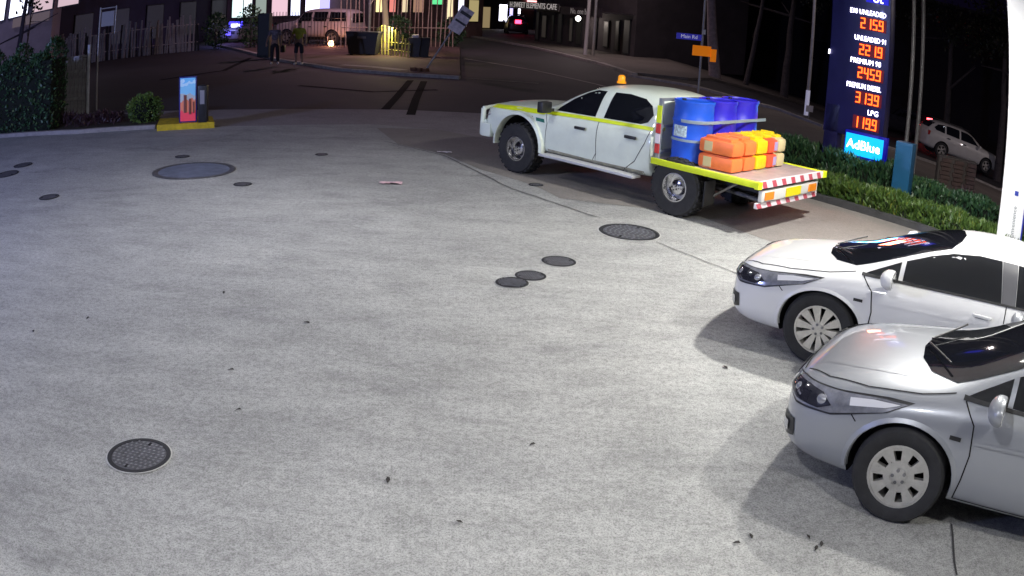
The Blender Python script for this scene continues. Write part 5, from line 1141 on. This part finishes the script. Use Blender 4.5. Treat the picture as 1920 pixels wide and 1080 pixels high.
# crowd of pale planks: low white fence at left
f0, f1 = far(100, 47), far(372, 49)
t = thing('slat_fence', 'weathered pale slat fence across the road at upper left', 'fence', (0, 0, 0)); 
for k in range(60):
    p = f0.lerp(f1, k/59+random.uniform(-.004, .004)); hh = random.uniform(1.5, 2.1); o = boxo('slat', (0, 0, hh/2), (random.uniform(.07, .16), .03, hh), [mat('slat_pale', (.36, .34, .36), .8, noise=.5, nscale=3), WOODG, TRIM][random.choice((0, 1, 1, 2))], t); o.location = (p.x, p.y, 0); o.rotation_euler = (0, random.uniform(-.07, .07), 0)
for z in (.5, 1.5):
    bm = bmesh.new(); tube(bm, f0+Vector((0, .05, z)), f1+Vector((0, .05, z)), .03, n=6); bm_obj('rail', bm, WOODG, t)

# ------------------------------------------------------------------ trees
def tree(label, loc, r, lean, hgt, barkm, crown_r=3, nl=900, name='tree'):
    t = thing(name, label, 'tree', loc); bm = bmesh.new(); p = Vector((0, 0, -.1)); rr = r
    pts = [p]; n = 7
    for k in range(n):
        q = p+Vector((lean/n+random.uniform(-.06, .06), random.uniform(-.06, .06), hgt/n)); tube(bm, p, q, rr, rr*.9, 10, False); p = q; rr *= .9; pts.append(p)
    for _ in range(6):
        b0 = pts[random.randint(4, n)]; d = rnd_dir(.5); L_ = random.uniform(1, crown_r*.8); tube(bm, b0, b0+d*L_, rr*.6, rr*.15, 6, False)
    bm_obj('trunk', bm, barkm, t, smooth=True)
    bm = bmesh.new(); cl = [p+rnd_dir(.1)*random.uniform(.3, 1)*crown_r*.7+Vector((0, 0, crown_r*.35)) for _ in range(16)]
    for _ in range(nl):
        c_ = random.choice(cl); leaf(bm, c_+rnd_dir()*random.uniform(.2, .9), rnd_dir(), random.uniform(.15, .3), .12)
    stuff(bm_obj('crown', bm, LF_T, t)); return t
c = far(38, 30); tree('dark thick tree trunk in front of the bright shop at top left', (c.x, c.y, 0), .16, .05, 4.6, mat('bark_dark', (.05, .04, .055), .9, noise=.3), 2.5)
c = far(47, 31); tree('thin pale crooked trunk beside the thick dark one at left', (c.x+.15, c.y, 0), .06, .1, 4.2, BARKP, 1.8, 500)
c = far(722, 44); tree('pale trunk lit pink-white above the yellow picket fence', (c.x, c.y, .1), .20, -.2, 5, mat('bark_lit', (.75, .60, .55), .8, emit=None), 2.8)  # pink-white light on the trunk is put into the bark colour
c = far(1348, 42); tree('pale leaning trunk in the dark behind the street name sign', (c.x, c.y, terrain(c.x)), .30, -.7, 7.5, BARKP, 4, 1500)
c = far(1405, 46); tree('slim grey trunk to the right of the pale leaning trunk', (c.x, c.y, terrain(c.x)), .16, .8, 7, BARK, 4, 1500)
for i, (px, dd) in enumerate([(1250, 55), (1480, 48), (1640, 50), (1780, 46), (1880, 42)]):
    c = far(px, dd); tree(['dark tree behind the blue street name sign', 'dark tree behind the tall street pole', 'dark tree behind the lit price sign', 'dark tree above the white SUV', 'dark tree left of the canopy column'][i], (c.x, c.y, terrain(c.x)), .25, .2, 6.5, BARK, 4, 1600)
c = far(830, 52); tree('slim dark tree rising behind the leaning sign', (c.x, c.y, 0), .12, .1, 5, BARK, 2, 500)
# warm uplight on the pale trunk comes from the lamp at the yellow fence; blue street lamp far up the road
c = far(897, 70); g = thing('street_or_fill_lamp', 'bluish white street lamp head far up the street', 'lamp', (c.x, c.y, 0)); tubeo('pole', (0, 0, 0), (0, 0, 2.9), .05, GALV, g); bm = bmesh.new(); bmesh.ops.create_icosphere(bm, subdivisions=2, radius=.24); bmesh.ops.translate(bm, vec=(0, 0, 2.75), verts=bm.verts); bm_obj('globe', bm, glow('blue_globe', (.6, .6, 1), 8), g, smooth=True)
# added fill lamps on street poles, to brighten the road, kerb and shopfronts
for (x, y, e_, cn) in ((-8, 43, 480, (1, .58, .76)), (-27, 31, 90, (.7, .62, 1)), (3.7, 46, 300, (1, .8, .8)), (27, 20, 900, (1, .86, .85)), (11.4, 28, 130, (1, .84, .8))):
    g = thing('street_or_fill_lamp', 'added fill lamp on a tall pole over the road at %s' % {-8: 'the far corner', -27: 'the left', 3.7: 'the middle of the street', 11.4: 'the kerb behind the price sign', 27: 'the right beyond the SUV'}[x], 'street lamp', (x, y, terrain(x)))
    tubeo('pole', (0, 1.8, 0), (0, 1.8, 8), .08, GALV, g); tubeo('arm', (0, 1.8, 8), (0, .1, 8.2), .05, GALV, g); boxo('head', (0, 0, 8.2), (.25, .6, .12), GALV, g)
    ld = bpy.data.lights.new('lamp', 'AREA'); ld.size = .3; ld.energy = e_; ld.color = cn; lo = bpy.data.objects.new('lamp', ld); COL.objects.link(lo); lo.parent = g; lo.location = (0, 0, 8.1)
